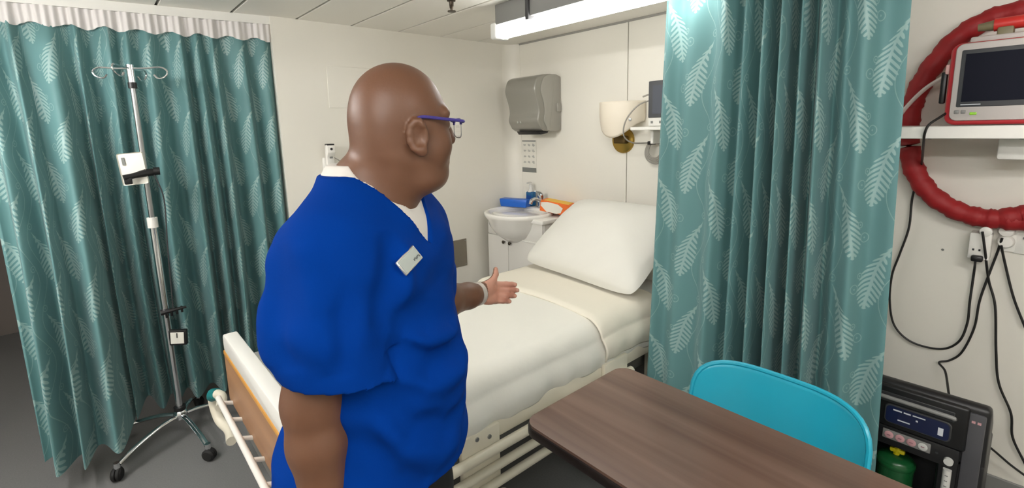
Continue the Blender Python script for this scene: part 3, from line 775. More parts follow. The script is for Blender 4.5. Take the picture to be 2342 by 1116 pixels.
gx = Matrix.Translation((ix+.022, iy+.035, .545)) @ Matrix.Rotation(math.radians(62), 4, 'Z') @ Matrix.Rotation(math.radians(4), 4, 'Y')
gg = finish('gauge_box', box(-.040, .040, -.012, .012, -.040, .040, .004, 2, M=gx), 'black_plastic', iv)
finish('gauge_face', box(-.030, .030, -.0145, -.012, -.030, .030, .001, 1, M=gx), 'paper', gg)
finish('gauge_needle', box(-.002, .002, -.0165, -.0145, .002, .026, M=gx), 'black_plastic', gg, False)
finish('drip_line', tube(smooth_path([Vector((ix+.03, iy+.03, 1.375)), Vector((ix+.03, iy+.055, 1.25)), Vector((ix+.028, iy+.042, 1.0)), Vector((ix+.026, iy+.03, .70))], 6), .003, 6), 'dark_grey', iv)

# ------------------------------------------------------------------ overbed table
ot = thing('overbed_table', 'brown wood-grain overbed table with dark rounded edge', 'table', (-.45, 1.02, 0))
TX0, TX1, TY0, TY1 = -.905, .02, .800, 1.256
finish('table_top', prism(rrect(TX0+.004, TX1-.004, TY0+.004, TY1-.004, .045, 8), 2, .752, .762), 'table_top', ot)
finish('edge_strip', prism(rrect(TX0, TX1, TY0, TY1, .048, 8), 2, .728, .7545, .004, 2), 'table_edge', ot)
finish('column', box(-.10, -.04, 1.0, 1.05, .10, .728, .006), 'cream_metal', ot)
finish('support_arm', box(-.55, -.04, 1.0, 1.05, .695, .728, .004), 'cream_metal', ot)
for yy in (.86, 1.19):
    bf = finish('base_leg', box(-.70, .0, yy-.02, yy+.02, .06, .10, .008), 'cream_metal', ot)
    for xx in (-.67, -.03):
        finish('caster', lathe([(0, -.012), (.024, -.012), (.030, -.005), (.030, .005), (.024, .012), (0, .012)], 16, Matrix.Translation((xx, yy, .030)) @ Matrix.Rotation(PI/2, 4, 'X')), 'black_rubber', bf)
finish('base_bar', box(-.095, -.045, .86, 1.19, .06, .10, .006), 'cream_metal', ot)

# ------------------------------------------------------------------ teal shell chair tucked behind the table
ch = thing('shell_chair', 'bright teal moulded plastic chair pushed up behind the table', 'chair', (-.49, 1.40, 0))
nU, nV = 49, 46; P = np.zeros((nU, nV, 3))
path = smooth_path([(0, .97, .425), (0, 1.02, .452), (0, 1.14, .448), (0, 1.28, .440), (0, 1.36, .455), (0, 1.405, .51), (0, 1.43, .60), (0, 1.452, .70), (0, 1.475, .80)], 12)
L_ = np.concatenate([[0], np.cumsum(np.linalg.norm(np.diff(path, axis=0), axis=1))])
for i in range(nU):
    a_ = math.sin(PI/2*(-1+2*i/(nU-1)))
    sag = 1-(1-min(1, abs(a_))**4.5)**(1/4.5)
    q_ = np.linspace(.03*sag, L_[-1]-.16*sag, nV)
    pth = np.stack([np.interp(q_, L_, path[:, k]) for k in range(3)], -1)
    for j in range(nV):
        t_ = q_[j]/L_[-1]; hw = .205+.035*math.sin(min(1, t_*1.25)*PI*.5)
        seat = max(0, 1-abs(t_-.30)/.38); curl = abs(a_)**3
        P[i, j] = (-.487+hw*a_, pth[j, 1]-.060*curl*min(1, max(0, (t_-.38)*3)), pth[j, 2]+.045*seat*curl)
o = link('shell', grid_mesh(P), 'teal_plastic', ch, angle=180); solidify(o, .007)
# rolled rim round the shell
rim = [P[i, nV-1] for i in range(nU)]+[P[nU-1, j] for j in range(nV-2, -1, -1)]+[P[i, 0] for i in range(nU-2, -1, -1)]+[P[0, j] for j in range(1, nV-1)]
finish('rim', tube([rim[k] for k in range(0, len(rim), 2)], .0075, 8, closed=True), 'teal_plastic', ch)
for sx in (-1, 1):
    for (yt, yb2) in ((1.06, 1.0), (1.33, 1.42)):
        lg = finish('leg', tube([(-.487+sx*.13, yt, .43), (-.487+sx*.19, yb2, .012)], .011, 10), 'chrome', ch)
        finish('foot', tube([(-.487+sx*.19, yb2, .02), (-.487+sx*.1905, yb2, 0)], .014, 10), 'black_rubber', lg)
    finish('side_bar', tube([(-.487+sx*.13, 1.06, .43), (-.487+sx*.13, 1.33, .43)], .010, 8), 'chrome', ch)
finish('cross_bar', tube([(-.617, 1.2, .43), (-.357, 1.2, .43)], .010, 8), 'chrome', ch)

# ------------------------------------------------------------------ right wall corner: shelf, defibrillator monitor, hose
sf = thing('wall_shelf', 'thick white wall shelf carrying the red monitor', 'shelf', (0, 2.4, 1.47))
finish('board', box(-.47, .60, 2.25, 2.548, 1.477, 1.521, .003, 1), 'white_gloss', sf)
for xx in (-.13, .42):
    finish('bracket', box(xx-.03, xx+.05, 2.40, YB-.001, 1.40, 1.477, .008, 2), 'white_plastic', sf)
for xx in (-.33, -.10):
    finish('screw_head', lathe([(0, 0), (.006, 0), (.005, -.003), (0, -.003)], 10, Matrix.Translation((xx, 2.30, 1.477))), 'mid_grey', sf)
mo = thing('patient_monitor', 'red-framed patient monitor with dark screen on the white shelf', 'monitor', (-.12, 2.36, 1.521))
mx0, mx1, my, mz0, mz1 = -.298, .075, 2.29, 1.524, 1.800
finish('bumper', prism(rrect(mx0, mx1, mz0, mz1, .03, 6), 1, my, my+.17, .010, 3), 'red_plastic', mo)
finish('front_shell', prism(rrect(mx0+.014, mx1-.014, mz0+.014, mz1-.004, .022, 6), 1, my-.010, my+.02, .005, 2), 'monitor_shell', mo)
finish('bezel', box(mx0+.030, mx1-.030, my-.014, my-.006, mz0+.060, mz1-.026, .004, 2), 'screen_bezel', mo)
sc_ = finish('screen', box(mx0+.042, mx1-.042, my-.016, my-.013, mz0+.078, mz1-.040), 'screen_dark', mo, False)
finish('screen_text', box(mx0+.042, mx0+.092, my-.0175, my-.0158, mz0+.0665, mz0+.0695), 'print_white', mo, False)
for k in range(2): finish('key', box(mx0+.027+.017*k, mx0+.040+.017*k, my-.013, my-.009, mz0+.038, mz0+.050, .002), 'mid_grey', mo)
finish('green_key', box(mx0+.067, mx0+.085, my-.013, my-.009, mz0+.033, mz0+.042, .002), 'green_led', mo)
finish('side_clip', box(mx0-.022, mx0-.006, my+.02, my+.05, mz0+.075, mz0+.185, .005, 2, M=None), 'black_plastic', mo)
finish('clip_pad', box(mx0-.012, mx0+.004, my+.012, my+.05, mz0+.175, mz0+.21, .006, 2), 'pink_rubber', mo)
finish('handle_post', box(-.195, -.155, my+.05, my+.10, mz1-.006, mz1+.045, .006), 'olive_metal', mo)
lab(finish('carry_handle', tube([(-.205, my+.075, mz1+.055), (.06, my+.075, mz1+.062)], .021, 14), 'red_handle', mo), 'red carry handle')
finish('handle_end', tube([(-.245, my+.075, mz1+.052), (-.20, my+.075, mz1+.055)], [.012, .018], 12), 'olive_metal', mo)
finish('printer_block', box(-.255, -.02, my+.02, my+.16, mz1-.004, mz1+.018, .006), 'monitor_shell', mo)
finish('knob', box(-.118, -.09, my+.05, my+.11, mz1+.0, mz1+.04, .006), 'black_plastic', mo)

YW = 2.597
hp = [at(x, y, 1, YW) for x, y in ((2078, 330), (2080, 268), (2096, 215), (2130, 155), (2190, 88), (2262, 45), (2342, 25))]
hl = [at(x, y, 1, YW) for x, y in ((2342, 492), (2290, 500), (2240, 497), (2180, 478), (2125, 440), (2092, 390))]
cxh = hp[-1][0]+.02
right = [2*np.array([cxh, 0, 0])*[1, 0, 0]+[-p[0], p[1], p[2]] for p in (hp[5], hp[4], hp[3], hp[2], hp[1], hp[0], hl[5], hl[4], hl[3], hl[2], hl[1])]
pts = smooth_path([np.array([p[0], YW, p[2]]) for p in hp+right+hl], 8, closed=True)
hs = thing('padded_hose', 'loop of red fabric-covered hose hanging on the wall behind the shelf', 'hose', (cxh, YW, 1.1))
k_ = np.arange(len(pts)); rad = .037+.0025*np.sin(k_*1.1)+.0018*np.sin(k_*2.7+1)
finish('sleeve', tube(pts, list(rad), 16, closed=True), 'red_fabric', hs, angle=180)
wh = [at(2060, 262, 1, 2.53), at(2085, 232, 1, 2.53), at(2120, 200, 1, 2.51), at(2160, 176, 1, 2.49), at(2186, 165, 1, 2.40)]
finish('white_tube', tube(smooth_path([np.array([-.475, 2.53, 1.525])]+wh, 6), .0075, 8), 'cable_white', hs)

# sockets and plugs
so = thing('wall_socket', 'white socket plate with round white plugs below the red hose', 'socket', (-.10, YB, 1.05))
p0 = at(2287, 520, 1, YB); p1_ = at(2318, 576, 1, YB)
finish('plate', box(p0[0], p1_[0]+.004, YB-.012, YB-.0005, p1_[2]+.0, p0[2]+.06, .003), 'white_plastic', so)
for (x, y) in ((2302, 528), (2300, 553)):
    c = at(x, y, 1, YB-.03)
    finish('plug', lathe([(.024, 0), (.026, .012), (.020, .030), (0, .034)], 18, Matrix.Translation((c[0], YB-.012, c[2])) @ Matrix.Rotation(PI/2, 4, 'X')), 'white_gloss', so)
so2 = thing('switch_plate', 'plain white switch plate at the right of the plugs', 'socket', (-.03, YB, 1.05))
p0 = at(2326, 520, 1, YB)
finish('plate', box(p0[0], p0[0]+.12, YB-.010, YB-.0005, p1_[2]-.004, p1_[2]+.13, .003), 'white_plastic', so2)
finish('toggle', box(p0[0]+.02, p0[0]+.032, YB-.014, YB-.009, p1_[2]+.055, p1_[2]+.063, .001), 'mid_grey', so2)
so3 = thing('socket_adaptor', 'white cube socket adaptor with black plug under the red hose', 'adaptor', (-.2, YB, 1.0))
q0 = at(2219, 536, 1, YB-.05); q1 = at(2262, 598, 1, YB-.05)
finish('cube', box(q0[0], q1[0], YB-.06, YB-.0005, q1[2]+.004, q0[2]+.01, .005), 'white_gloss', so3)
finish('plug', box(q0[0]+.012, q0[0]+.047, YB-.085, YB-.058, q1[2]-.002, q1[2]+.022, .006), 'black_plastic', so3)
for xx in (.012, .03):
    finish('socket_slot', box(q0[0]+xx, q0[0]+xx+.006, YB-.0615, YB-.0595, q1[2]+.038, q1[2]+.046), 'black_plastic', so3, False)
finish('top_plug', lathe([(.018, 0), (.018, .02), (0, .026)], 16, Matrix.Translation((q0[0]+.045, YB-.058, q0[2]+.022)) @ Matrix.Rotation(PI/2, 4, 'X')), 'white_plastic', so3)
sc1 = at(2156, 571, 1, YB)
tag(finish('wall_screw', lathe([(0, 0), (.005, 0), (.004, .003), (0, .003)], 10, Matrix.Translation((sc1[0], YB, sc1[2])) @ Matrix.Rotation(PI/2, 4, 'X')), 'print_dark'), 'small dark screw in the bare wall below the hose', 'screw')

def cable(label, pix, r=.0042, y=YB-.018, first=None, last=None):
    p = [np.array(at(x_, y_, 1, y if len(q) == 0 else q[0])) for x_, y_, *q in pix]
    if first is not None: p = [np.array(first)]+p
    if last is not None: p = p+[np.array(last)]
    return tag(finish('power_cable', tube(smooth_path(p, 8), r, 8), 'cable_black'), label, 'cable', 'black power cables on the wall')
cable('black cable looping from the red monitor to the black plug', [(2170, 255, 2.31), (2150, 268, 2.27), (2125, 285, 2.238), (2115, 305, 2.238), (2112, 330, 2.30), (2106, 385, 2.62), (2087, 450), (2079, 520), (2058, 580), (2040, 630), (2035, 690), (2046, 745), (2085, 782), (2150, 798), (2192, 782), (2212, 740), (2218, 690), (2228, 620)], last=(q0[0]+.026, YB-.07, q1[2]+.0))
cable('black cable crossing down from the upper white plug to the floor', [(2247, 530, YB-.085), (2253, 575, YB-.07), (2261, 640), (2276, 700), (2278, 800), (2284, 875), (2312, 945), (2316, 1000), (2345, 1062)])
cable('black cable with a kink running into the top of the oxygen machine', [(2292, 545, YB-.05), (2280, 580), (2258, 638), (2240, 690), (2228, 750), (2200, 805), (2172, 824), (2148, 829, YB-.03), (2162, 850, YB-.06), (2170, 900, 2.44), (2176, 925, 2.40)])
cable('black cable bowing right from the plugs out of view', [(2290, 562, YB-.05), (2298, 600), (2318, 680), (2345, 750)])
cable('black cable trailing along the wall behind the oxygen machine', [(2250, 1012, 2.52), (2275, 1032, 2.56), (2310, 1062, 2.58), (2345, 1088, 2.58)])

# ------------------------------------------------------------------ oxygen concentrator
OX0, OX1, OY = -.425, -.068, 2.10
ox = thing('oxygen_concentrator', 'black oxygen concentrator with handle and green bottle on the floor', 'oxygen machine', ((OX0+OX1)/2, 2.28, 0))
bayx0, bayx1 = OX0+.028, OX1-.118
b = prism([(OY+.15, .025), (OY+.15, .53), (OY+.36, .36), (OY+.36, .025)], 0, OX0+.004, OX1-.004, .012, 2)
b = prism([(OY+.012, .362), (OY+.012, .600), (OY+.05, .605), (OY+.20, .49), (OY+.20, .362)], 0, OX0, OX1, .016, 3, bm=b)
b = box(OX0, bayx0, OY+.012, OY+.30, .03, .40, .008, 2, bm=b)
b = box(bayx1, OX1, OY+.012, OY+.30, .03, .40, .012, 3, bm=b)
b = box(OX0+.003, OX1-.003, OY+.0, OY+.30, .025, .092, .010, 2, bm=b)
finish('case', b, 'machine_black', ox)
finish('front_panel', box(OX1-.058, OX1-.010, OY+.004, OY+.016, .10, .578, .006, 2), 'machine_panel', ox)
finish('brow', box(OX0+.01, OX1-.050, OY-.006, OY+.018, .432, .592, .010, 3), 'black_plastic', ox)
finish('handle_recess', box(OX0+.045, OX1-.085, OY-.0075, OY-.004, .530, .566, .0015, 1), 'dark_grey', ox)
lab(finish('handle', tube(smooth_path([(OX0+.042, OY-.012, .548), (OX0+.06, OY-.020, .552), (OX1-.105, OY-.020, .552), (OX1-.085, OY-.012, .545)], 5), .0075, 10), 'mid_grey', ox), 'grey carry handle')
dp = finish('display', prism(rrect(OX0+.085, OX1-.088, .452, .525, .016, 5), 1, OY-.0115, OY-.004, .002, 1), 'dark_grey', ox)
finish('display_glass', prism(rrect(OX0+.090, OX1-.093, .457, .520, .013, 5), 1, OY-.0128, OY-.0108), 'display_blue', dp, False)
for x0, x1, z0, z1 in ((.075, .10, .506, .511), (.105, .125, .506, .511), (.13, .165, .507, .511), (.09, .125, .472, .476), (.20, .214, .470, .498), (.14, .146, .49, .496)):
    finish('display_mark', box(OX0+x0+.035, OX0+x1+.035, OY-.0138, OY-.0126, z0, z1), 'print_white', dp, False)
bp2 = finish('button_strip', box(OX0+.085, OX0+.222, OY-.008, OY-.003, .386, .422, .003), 'mid_grey', ox)
finish('strip_back', box(OX0+.025, OX1-.062, OY-.004, OY+.014, .36, .432, .003), 'machine_black', ox)
for k in range(4):
    xk = OX0+.105+.032*k
    mk = Matrix.Translation((xk, OY-.008, .404)) @ Matrix.Rotation(PI/2, 4, 'X')
    bt = finish('button', lathe([(.0135, 0), (.0135, .002), (.011, .003), (0, .003)], 18, mk), 'button_pink' if k < 3 else 'vial_white', bp2)
    finish('button_icon', box(xk-.005, xk+.005, OY-.0125, OY-.0105, .4025, .4055), 'button_rim', bt, False)
finish('flow_column', box(OX1-.112, OX1-.062, OY-.002, OY+.016, .15, .405, .006, 2), 'machine_black', ox)
finish('flow_knob', lathe([(0, 0), (.0135, 0), (.0125, .014), (0, .015)], 18, Matrix.Translation((OX1-.086, OY-.002, .385)) @ Matrix.Rotation(PI/2, 4, 'X')), 'vial_white', ox)
fm = finish('flow_meter', tube([(OX1-.086, OY-.008, .24), (OX1-.086, OY-.008, .355)], .012, 12), 'vial_white', ox)
for k in range(5): finish('scale_mark', box(OX1-.090, OX1-.082, OY-.0215, OY-.019, .255+.02*k, .257+.02*k), 'print_dark', fm, False)
for xx in (.030, .044): finish('panel_mark', box(OX1-xx, OX1-xx+.009, OY+.002, OY+.0045, .545, .553), 'button_pink', ox, False)
finish('power_dot', lathe([(0, 0), (.004, 0), (.004, .002), (0, .002)], 10, Matrix.Translation((OX1-.118, OY-.006, .40)) @ Matrix.Rotation(PI/2, 4, 'X')), 'dark_grey', ox)
hb_ = thing('humidifier_bottle', 'dark green humidifier bottle with yellow valve in the oxygen machine', 'bottle', (OX0+.116, OY+.058, .0935))
HM = Matrix.Translation((OX0+.122, OY+.058, .0935))
finish('bottle', lathe([(.05, 0), (.056, .01), (.056, .155), (.058, .165), (.058, .19), (.05, .20), (.03, .206), (0, .208)], 24, HM), 'bottle_green', hb_)
finish('cap_rib', lathe([(.059, .168), (.061, .172), (.061, .184), (.059, .188)], 24, HM), 'bottle_green', hb_)
finish('valve', tube([HM @ Vector((0, 0, .205)), HM @ Vector((.004, 0, .24))], .010, 10), 'yellow_plastic', hb_)
finish('valve_wing', box(-.02, .026, -.009, .007, .215, .232, .005, 2, M=HM), 'yellow_plastic', hb_)
finish('spout', tube([HM @ Vector((0, 0, .235)), HM @ Vector((.0, .012, .285))], .006, 10), 'vial_white', hb_)
for xx in (OX0+.05, OX1-.05):
    for yy in (OY+.06, OY+.31):
        finish('caster', lathe([(0, -.012), (.02, -.012), (.025, 0), (.02, .012), (0, .012)], 14, Matrix.Translation((xx, yy, .025)) @ Matrix.Rotation(PI/2, 4, 'X')), 'black_rubber', ox)
# ------------------------------------------------------------------ the man: one continuous implicit surface
AU = np.array([math.cos(YAW), math.sin(YAW), 0]); AV = np.array([-math.sin(YAW), math.cos(YAW), 0])
def to_world(p): p = np.atleast_2d(p); return p[:, :1]*AU+p[:, 1:2]*AV+p[:, 2:3]*np.array([0, 0, 1.0])
class Field:
    """signed distance on a rectilinear grid (u to the right, v away, z up)"""
    def __init__(s, gu, gv, gz):
        s.g = (gu, gv, gz); s.v = np.full((len(gu), len(gv), len(gz)), .3, np.float32)
    def box(s, lo, hi):
        sl = []
        for g, a, b in zip(s.g, lo, hi):
            i = max(0, np.searchsorted(g, a)-1); j = min(len(g), np.searchsorted(g, b)+1); sl.append(slice(i, max(i, j)))
        return tuple(sl)
    def grid(s, sl):
        return (s.g[0][sl[0]][:, None, None], s.g[1][sl[1]][None, :, None], s.g[2][sl[2]][None, None, :])
    def put(s, sl, d, k, sub=False):
        a = s.v[sl]
        if a.size == 0: return
        if sub:
            d = -d; h = np.clip(k-np.abs(a-d), 0, None)/k; s.v[sl] = np.maximum(a, d)+h*h*k*.25
        else:
            h = np.clip(k-np.abs(a-d), 0, None)/k; s.v[sl] = np.minimum(a, d)-h*h*k*.25
    def cone(s, a, b, ra, rb, k=.02, sub=False):
        a = np.array(a, np.float32); b = np.array(b, np.float32); m = max(ra, rb)+k+.03
        sl = s.box(np.minimum(a, b)-m, np.maximum(a, b)+m); X, Y, Z = s.grid(sl); ab = b-a
        t = np.clip(((X-a[0])*ab[0]+(Y-a[1])*ab[1]+(Z-a[2])*ab[2])/max(1e-9, float(ab@ab)), 0, 1)
        d = np.sqrt((X-a[0]-t*ab[0])**2+(Y-a[1]-t*ab[1])**2+(Z-a[2]-t*ab[2])**2)-(ra+(rb-ra)*t)
        s.put(sl, d.astype(np.float32), k, sub)
    def chain(s, pts, rs, k=.02):
        for i in range(len(pts)-1): s.cone(pts[i], pts[i+1], rs[i], rs[i+1], k)
    def ell(s, c, r, ax=None, k=.02, sub=False, off=0):
        c = np.array(c, np.float32); ax = np.eye(3) if ax is None else np.array(ax); m = max(r)+off+k+.03
        sl = s.box(c-m, c+m); X, Y, Z = s.grid(sl); X, Y, Z = X-c[0], Y-c[1], Z-c[2]
        k0 = k1 = 0
        for i in range(3):
            q = ax[i][0]*X+ax[i][1]*Y+ax[i][2]*Z; ri = r[i]+off; k0 = k0+(q/ri)**2; k1 = k1+(q/ri**2)**2
        k0 = np.sqrt(k0); d = k0*(k0-1)/np.maximum(np.sqrt(k1), 1e-6)
        s.put(sl, d.astype(np.float32), k, sub)
    def mesh(s):
        V = s.v; ins = V < 0; n = ins.shape
        c = np.zeros((n[0]-1, n[1]-1, n[2]-1), np.uint8)
        for a in (0, 1):
            for b in (0, 1):
                for d in (0, 1): c += ins[a:n[0]-1+a, b:n[1]-1+b, d:n[2]-1+d]
        act = (c > 0) & (c < 8); I, J, K = np.nonzero(act)
        vid = np.full(act.shape, -1, np.int64); vid[I, J, K] = np.arange(len(I))
        acc = np.zeros((len(I), 3)); cnt = np.zeros(len(I))
        corners = [(a, b, d) for a in (0, 1) for b in (0, 1) for d in (0, 1)]
        for p in corners:
            for axn in range(3):
                if p[axn]: continue
                q = list(p); q[axn] = 1
                va = V[I+p[0], J+p[1], K+p[2]].astype(np.float64); vb = V[I+q[0], J+q[1], K+q[2]].astype(np.float64)
                m = (va < 0) != (vb < 0); t = np.zeros_like(va); t[m] = va[m]/(va[m]-vb[m])
                P = [s.g[e][(I, J, K)[e]+p[e]] for e in range(3)]; P2 = s.g[axn][(I, J, K)[axn]+1]
                P[axn] = P[axn]+t*(P2-P[axn])
                for e in range(3): acc[m, e] += P[e][m]
                cnt[m] += 1
        verts = acc/cnt[:, None]; faces = []
        for axn in range(3):
            A = [slice(None)]*3; B = [slice(None)]*3; A[axn] = slice(0, -1); B[axn] = slice(1, None)
            e = ins[tuple(A)] != ins[tuple(B)]; i, j, k = np.nonzero(e); ix = [i, j, k]
            o1, o2 = [(1, 2), (2, 0), (0, 1)][axn]
            ok = (ix[o1] > 0) & (ix[o2] > 0) & (ix[o1] < n[o1]-1) & (ix[o2] < n[o2]-1); ix = [q[ok] for q in ix]
            def cell(d1, d2):
                q = [w.copy() for w in ix]; q[o1] -= d1; q[o2] -= d2; return vid[q[0], q[1], q[2]]
            f = np.stack([cell(1, 1), cell(0, 1), cell(0, 0), cell(1, 0)], -1)
            flip = ~ins[ix[0], ix[1], ix[2]]; f[flip] = f[flip][:, ::-1]; faces.append(f)
        return verts, np.concatenate(faces)
def relax(verts, faces, it=2, lam=.5):
    e = np.concatenate([faces[:, [0, 1]], faces[:, [1, 2]], faces[:, [2, 3]], faces[:, [3, 0]]])
    for k in range(it*2):
        s = np.zeros_like(verts); c = np.zeros(len(verts))
        np.add.at(s, e[:, 0], verts[e[:, 1]]); np.add.at(s, e[:, 1], verts[e[:, 0]])
        np.add.at(c, e[:, 0], 1); np.add.at(c, e[:, 1], 1)
        L = s/np.maximum(c, 1)[:, None]-verts; verts = verts+(lam if k % 2 == 0 else -lam*1.04)*L
    return verts
def field_obj(name, F, m, parent=None, it=2):
    v, f = F.mesh(); v = relax(v, f, it); w_ = to_world(v)
    me = bpy.data.meshes.new(name); me.vertices.add(len(w_)); me.vertices.foreach_set('co', w_.astype(np.float32).ravel())
    me.loops.add(f.size); me.loops.foreach_set('vertex_index', f.astype(np.int32).ravel())
    me.polygons.add(len(f)); me.polygons.foreach_set('loop_start', np.arange(0, f.size, 4, dtype=np.int32))
    me.update(calc_edges=True); me.validate()
    return link(name, me, m, parent, angle=180)
def axis_steps(*segs):
    out = []
    for a, b, st in segs: out.append(np.arange(a, b-1e-6, st))
    out.append(np.array([segs[-1][1]])); return np.concatenate(out).astype(np.float32)

def vec(*a): return np.array(a, float)
HD = math.radians(32); TD = math.radians(-17)
fh = vec(math.cos(HD), math.sin(HD), 0); rh = vec(math.sin(HD), -math.cos(HD), 0)     # head forward / his right
ft = vec(math.cos(TD), math.sin(TD), 0); rt = vec(math.sin(TD), -math.cos(TD), 0)     # torso forward / his right
UP = vec(0, 0, 1)
HC = vec(-.228, 1.0, 0); TC = vec(-.287, 1.005, 0)
def hp_(x, s, z): return HC+x*.95*fh+s*rh+z*UP
def tp2(x, s, z): return TC+x*ft+s*rt+z*UP
HAX = (fh, rh, UP); TAX = (ft, rt, UP)
SR = vec(-.342, .840, 1.325); SL = vec(-.245, 1.180, 1.315)          # shoulder joints
ELR = vec(-.378, .824, 1.06); WRR = vec(-.362, .805, .80)
ELL_ = vec(-.235, 1.165, 1.115); WRL = vec(-.104, 1.355, 1.074)

def torso(F, off, k=.05):
    F.ell(tp2(-.005, 0, 1.23), (.125, .185, .20), TAX, k, off=off)
    F.ell(tp2(.036, .08, 1.275), (.072, .085, .075), TAX, .05, off=off)
    F.ell(tp2(.036, -.08, 1.275), (.072, .085, .075), TAX, .05, off=off)
    F.ell(tp2(.012, 0, 1.03), (.142, .178, .20), TAX, k, off=off)
    F.ell(tp2(-.02, 0, .88), (.150, .180, .16), TAX, k, off=off)
    F.ell(tp2(-.075, 0, .86), (.120, .165, .12), TAX, k, off=off)
    F.cone(SR+vec(.02, .03, .005), SL+vec(-.02, -.03, .005), .066+off, .066+off, k)
    F.cone(tp2(-.02, .045, 1.425), SR+vec(.015, .02, .03), .062+off, .050+off, k)
    F.cone(tp2(-.02, -.045, 1.425), SL+vec(-.015, -.02, .03), .062+off, .050+off, k)
def neck(F, off=0):
    F.cone(hp_(-.022, 0, 1.50), tp2(-.005, 0, 1.37), .070+off, .083+off, .03)
    F.ell(vec(-.292, .995, 1.474), (.052, .066, .036), None, .03, off=off)
# ---- body
gu = axis_steps((-.56, .06, .0034)); gv = axis_steps((.68, 1.50, .0034))
gz = axis_steps((-.01, .55, .010), (.55, .98, .006), (.98, 1.20, .003), (1.20, 1.36, .005), (1.36, 1.705, .003))
F = Field(gu, gv, gz)
torso(F, 0); neck(F)
F.ell(hp_(.0, 0, 1.588), (.096, .080, .0965), HAX, .02)
F.ell(hp_(-.042, 0, 1.545), (.052, .066, .065), HAX, .03)
F.ell(hp_(.036, 0, 1.550), (.072, .070, .085), HAX, .02)
F.ell(hp_(.040, 0, 1.492), (.062, .062, .050), HAX, .025)
F.ell(hp_(.082, 0, 1.464), (.020, .026, .018), HAX, .022)
F.ell(hp_(.040, 0, 1.448), (.055, .055, .032), HAX, .03)
for s in (-1, 1):
    F.ell(hp_(.066, s*.036, 1.520), (.034, .030, .034), HAX, .02)
    F.cone(hp_(.098, s*.012, 1.586), hp_(.086, s*.050, 1.584), .012, .010, .015)
    F.ell(hp_(.112, s*.032, 1.562), (.017, .018, .014), HAX, .012, sub=True)
    F.ell(hp_(.090, s*.031, 1.562), (.015, .016, .014), HAX, .006)
    F.ell(hp_(.112, s*.011, 1.528), (.011, .009, .009), HAX, .008)
    # ear: tilted disc with a rim and a hollow
    ea = np.array([fh*.93+rh*s*.36, -fh*.36+rh*s*.93, UP])
    ec = hp_(.012, s*.081, 1.540)
    F.ell(ec, (.019, .0085, .033), ea, .008)
    rimp = [ec+ea[0]*(.0155*math.cos(q)-.002)*(1 if math.cos(q) < 0 else .8)+UP*.028*math.sin(q)+ea[1]*.006 for q in np.linspace(math.radians(40), math.radians(300), 9)]
    for p, q in zip(rimp, rimp[1:]): F.cone(p, q, .0055, .0055, .006)
    F.ell(ec+ea[0]*.004+ea[1]*.010-UP*.002, (.010, .008, .016), ea, .006, sub=True)
    F.ell(ec+ea[0]*.006-UP*.031+ea[1]*.002, (.010, .007, .010), ea, .008)
F.cone(hp_(.104, 0, 1.578), hp_(.118, 0, 1.532), .009, .0135, .012)
F.cone(hp_(.101, -.017, 1.4935), hp_(.101, .017, 1.4935), .0075, .0075, .008)
F.cone(hp_(.098, -.014, 1.482), hp_(.098, .014, 1.482), .0085, .0085, .008)
F.cone(hp_(.112, -.02, 1.488), hp_(.112, .02, 1.488), .003, .003, .004, sub=True)
# arms
F.chain([SR, SR+(ELR-SR)*.45, ELR, ELR+(WRR-ELR)*.3, WRR], [.060, .057, .051, .051, .033], .02)
F.cone(SR+vec(-.006, -.004, -.01), SR+vec(-.008, -.006, -.08), .056, .054, .03)
F.chain([SL, SL+(ELL_-SL)*.5, ELL_, ELL_+(WRL-ELL_)*.32, ELL_+(WRL-ELL_)*.8, WRL], [.064, .058, .048, .050, .034, .0285], .02)
# hands: (wrist, hand direction, thumb-side direction, palm normal)
def hand(w0, h, t, n, curl, sc=1.0, thumb_out=1.0):
    h = h/np.linalg.norm(h); t = t-(t@h)*h; t /= np.linalg.norm(t); n = n-(n@h)*h-(n@t)*t; n /= np.linalg.norm(n)
    W_ = lambda a, b, c: w0+sc*(a*h+b*t+c*n)
    F.cone(W_(-.01, .004, 0), W_(.03, 0, 0), .026*sc, .024*sc, .012)
    kn = [(.086, .029), (.090, .0095), (.087, -.010), (.080, -.029)]
    ln = [(.038, .023, .018), (.042, .026, .019), (.038, .025, .018), (.030, .019, .016)]
    for (a, b), L, cf in zip(kn, ln, (0, .06, .10, .12)):
        F.cone(W_(.02, b*.62, 0), W_(a, b, 0), .0165*sc, .0120*sc, .012)
        p = W_(a, b, 0); ang = 0; rr = .0113*sc
        for i, l in enumerate(L):
            ang += math.radians(curl[i])+cf*.6
            sp = (b/.03)*.02
            d = math.cos(ang)*(h+sp*t)/np.linalg.norm(h+sp*t)+math.sin(ang)*n; q = p+d*l*sc
            F.cone(p, q, rr, rr-.0009, .004); p = q; rr -= .0009
    F.ell(W_(.040, .022, .012), (.030*sc, .016*sc, .014*sc), (h, t, n), .012)
    F.ell(W_(.042, -.026, .010), (.032*sc, .014*sc, .012*sc), (h, t, n), .012)
    p = W_(.020, .024, .008); q = W_(.050, .024+.030*thumb_out, .016); r_ = W_(.064, .024+.062*thumb_out, .016); s_ = W_(.070, .024+.088*thumb_out, .010)
    F.cone(p, q, .0165*sc, .0135*sc, .012); F.cone(q, r_, .0125*sc, .0108*sc, .006); F.cone(r_, s_, .0108*sc, .0090*sc, .004)
hand(WRL+.006*(WRL-ELL_)/.25, vec(.62, .72, -.22), vec(-.10, .10, 1), vec(.60, -.75, .25), (34, 40, 26), .84, .68)
PALM = (WRL+.07*vec(.62, .72, -.22), vec(.75, -.65, .1))
hand(WRR, vec(.08, .02, -1), vec(.95, .1, 0), vec(.1, .95, 0), (14, 20, 14), .95, .45)
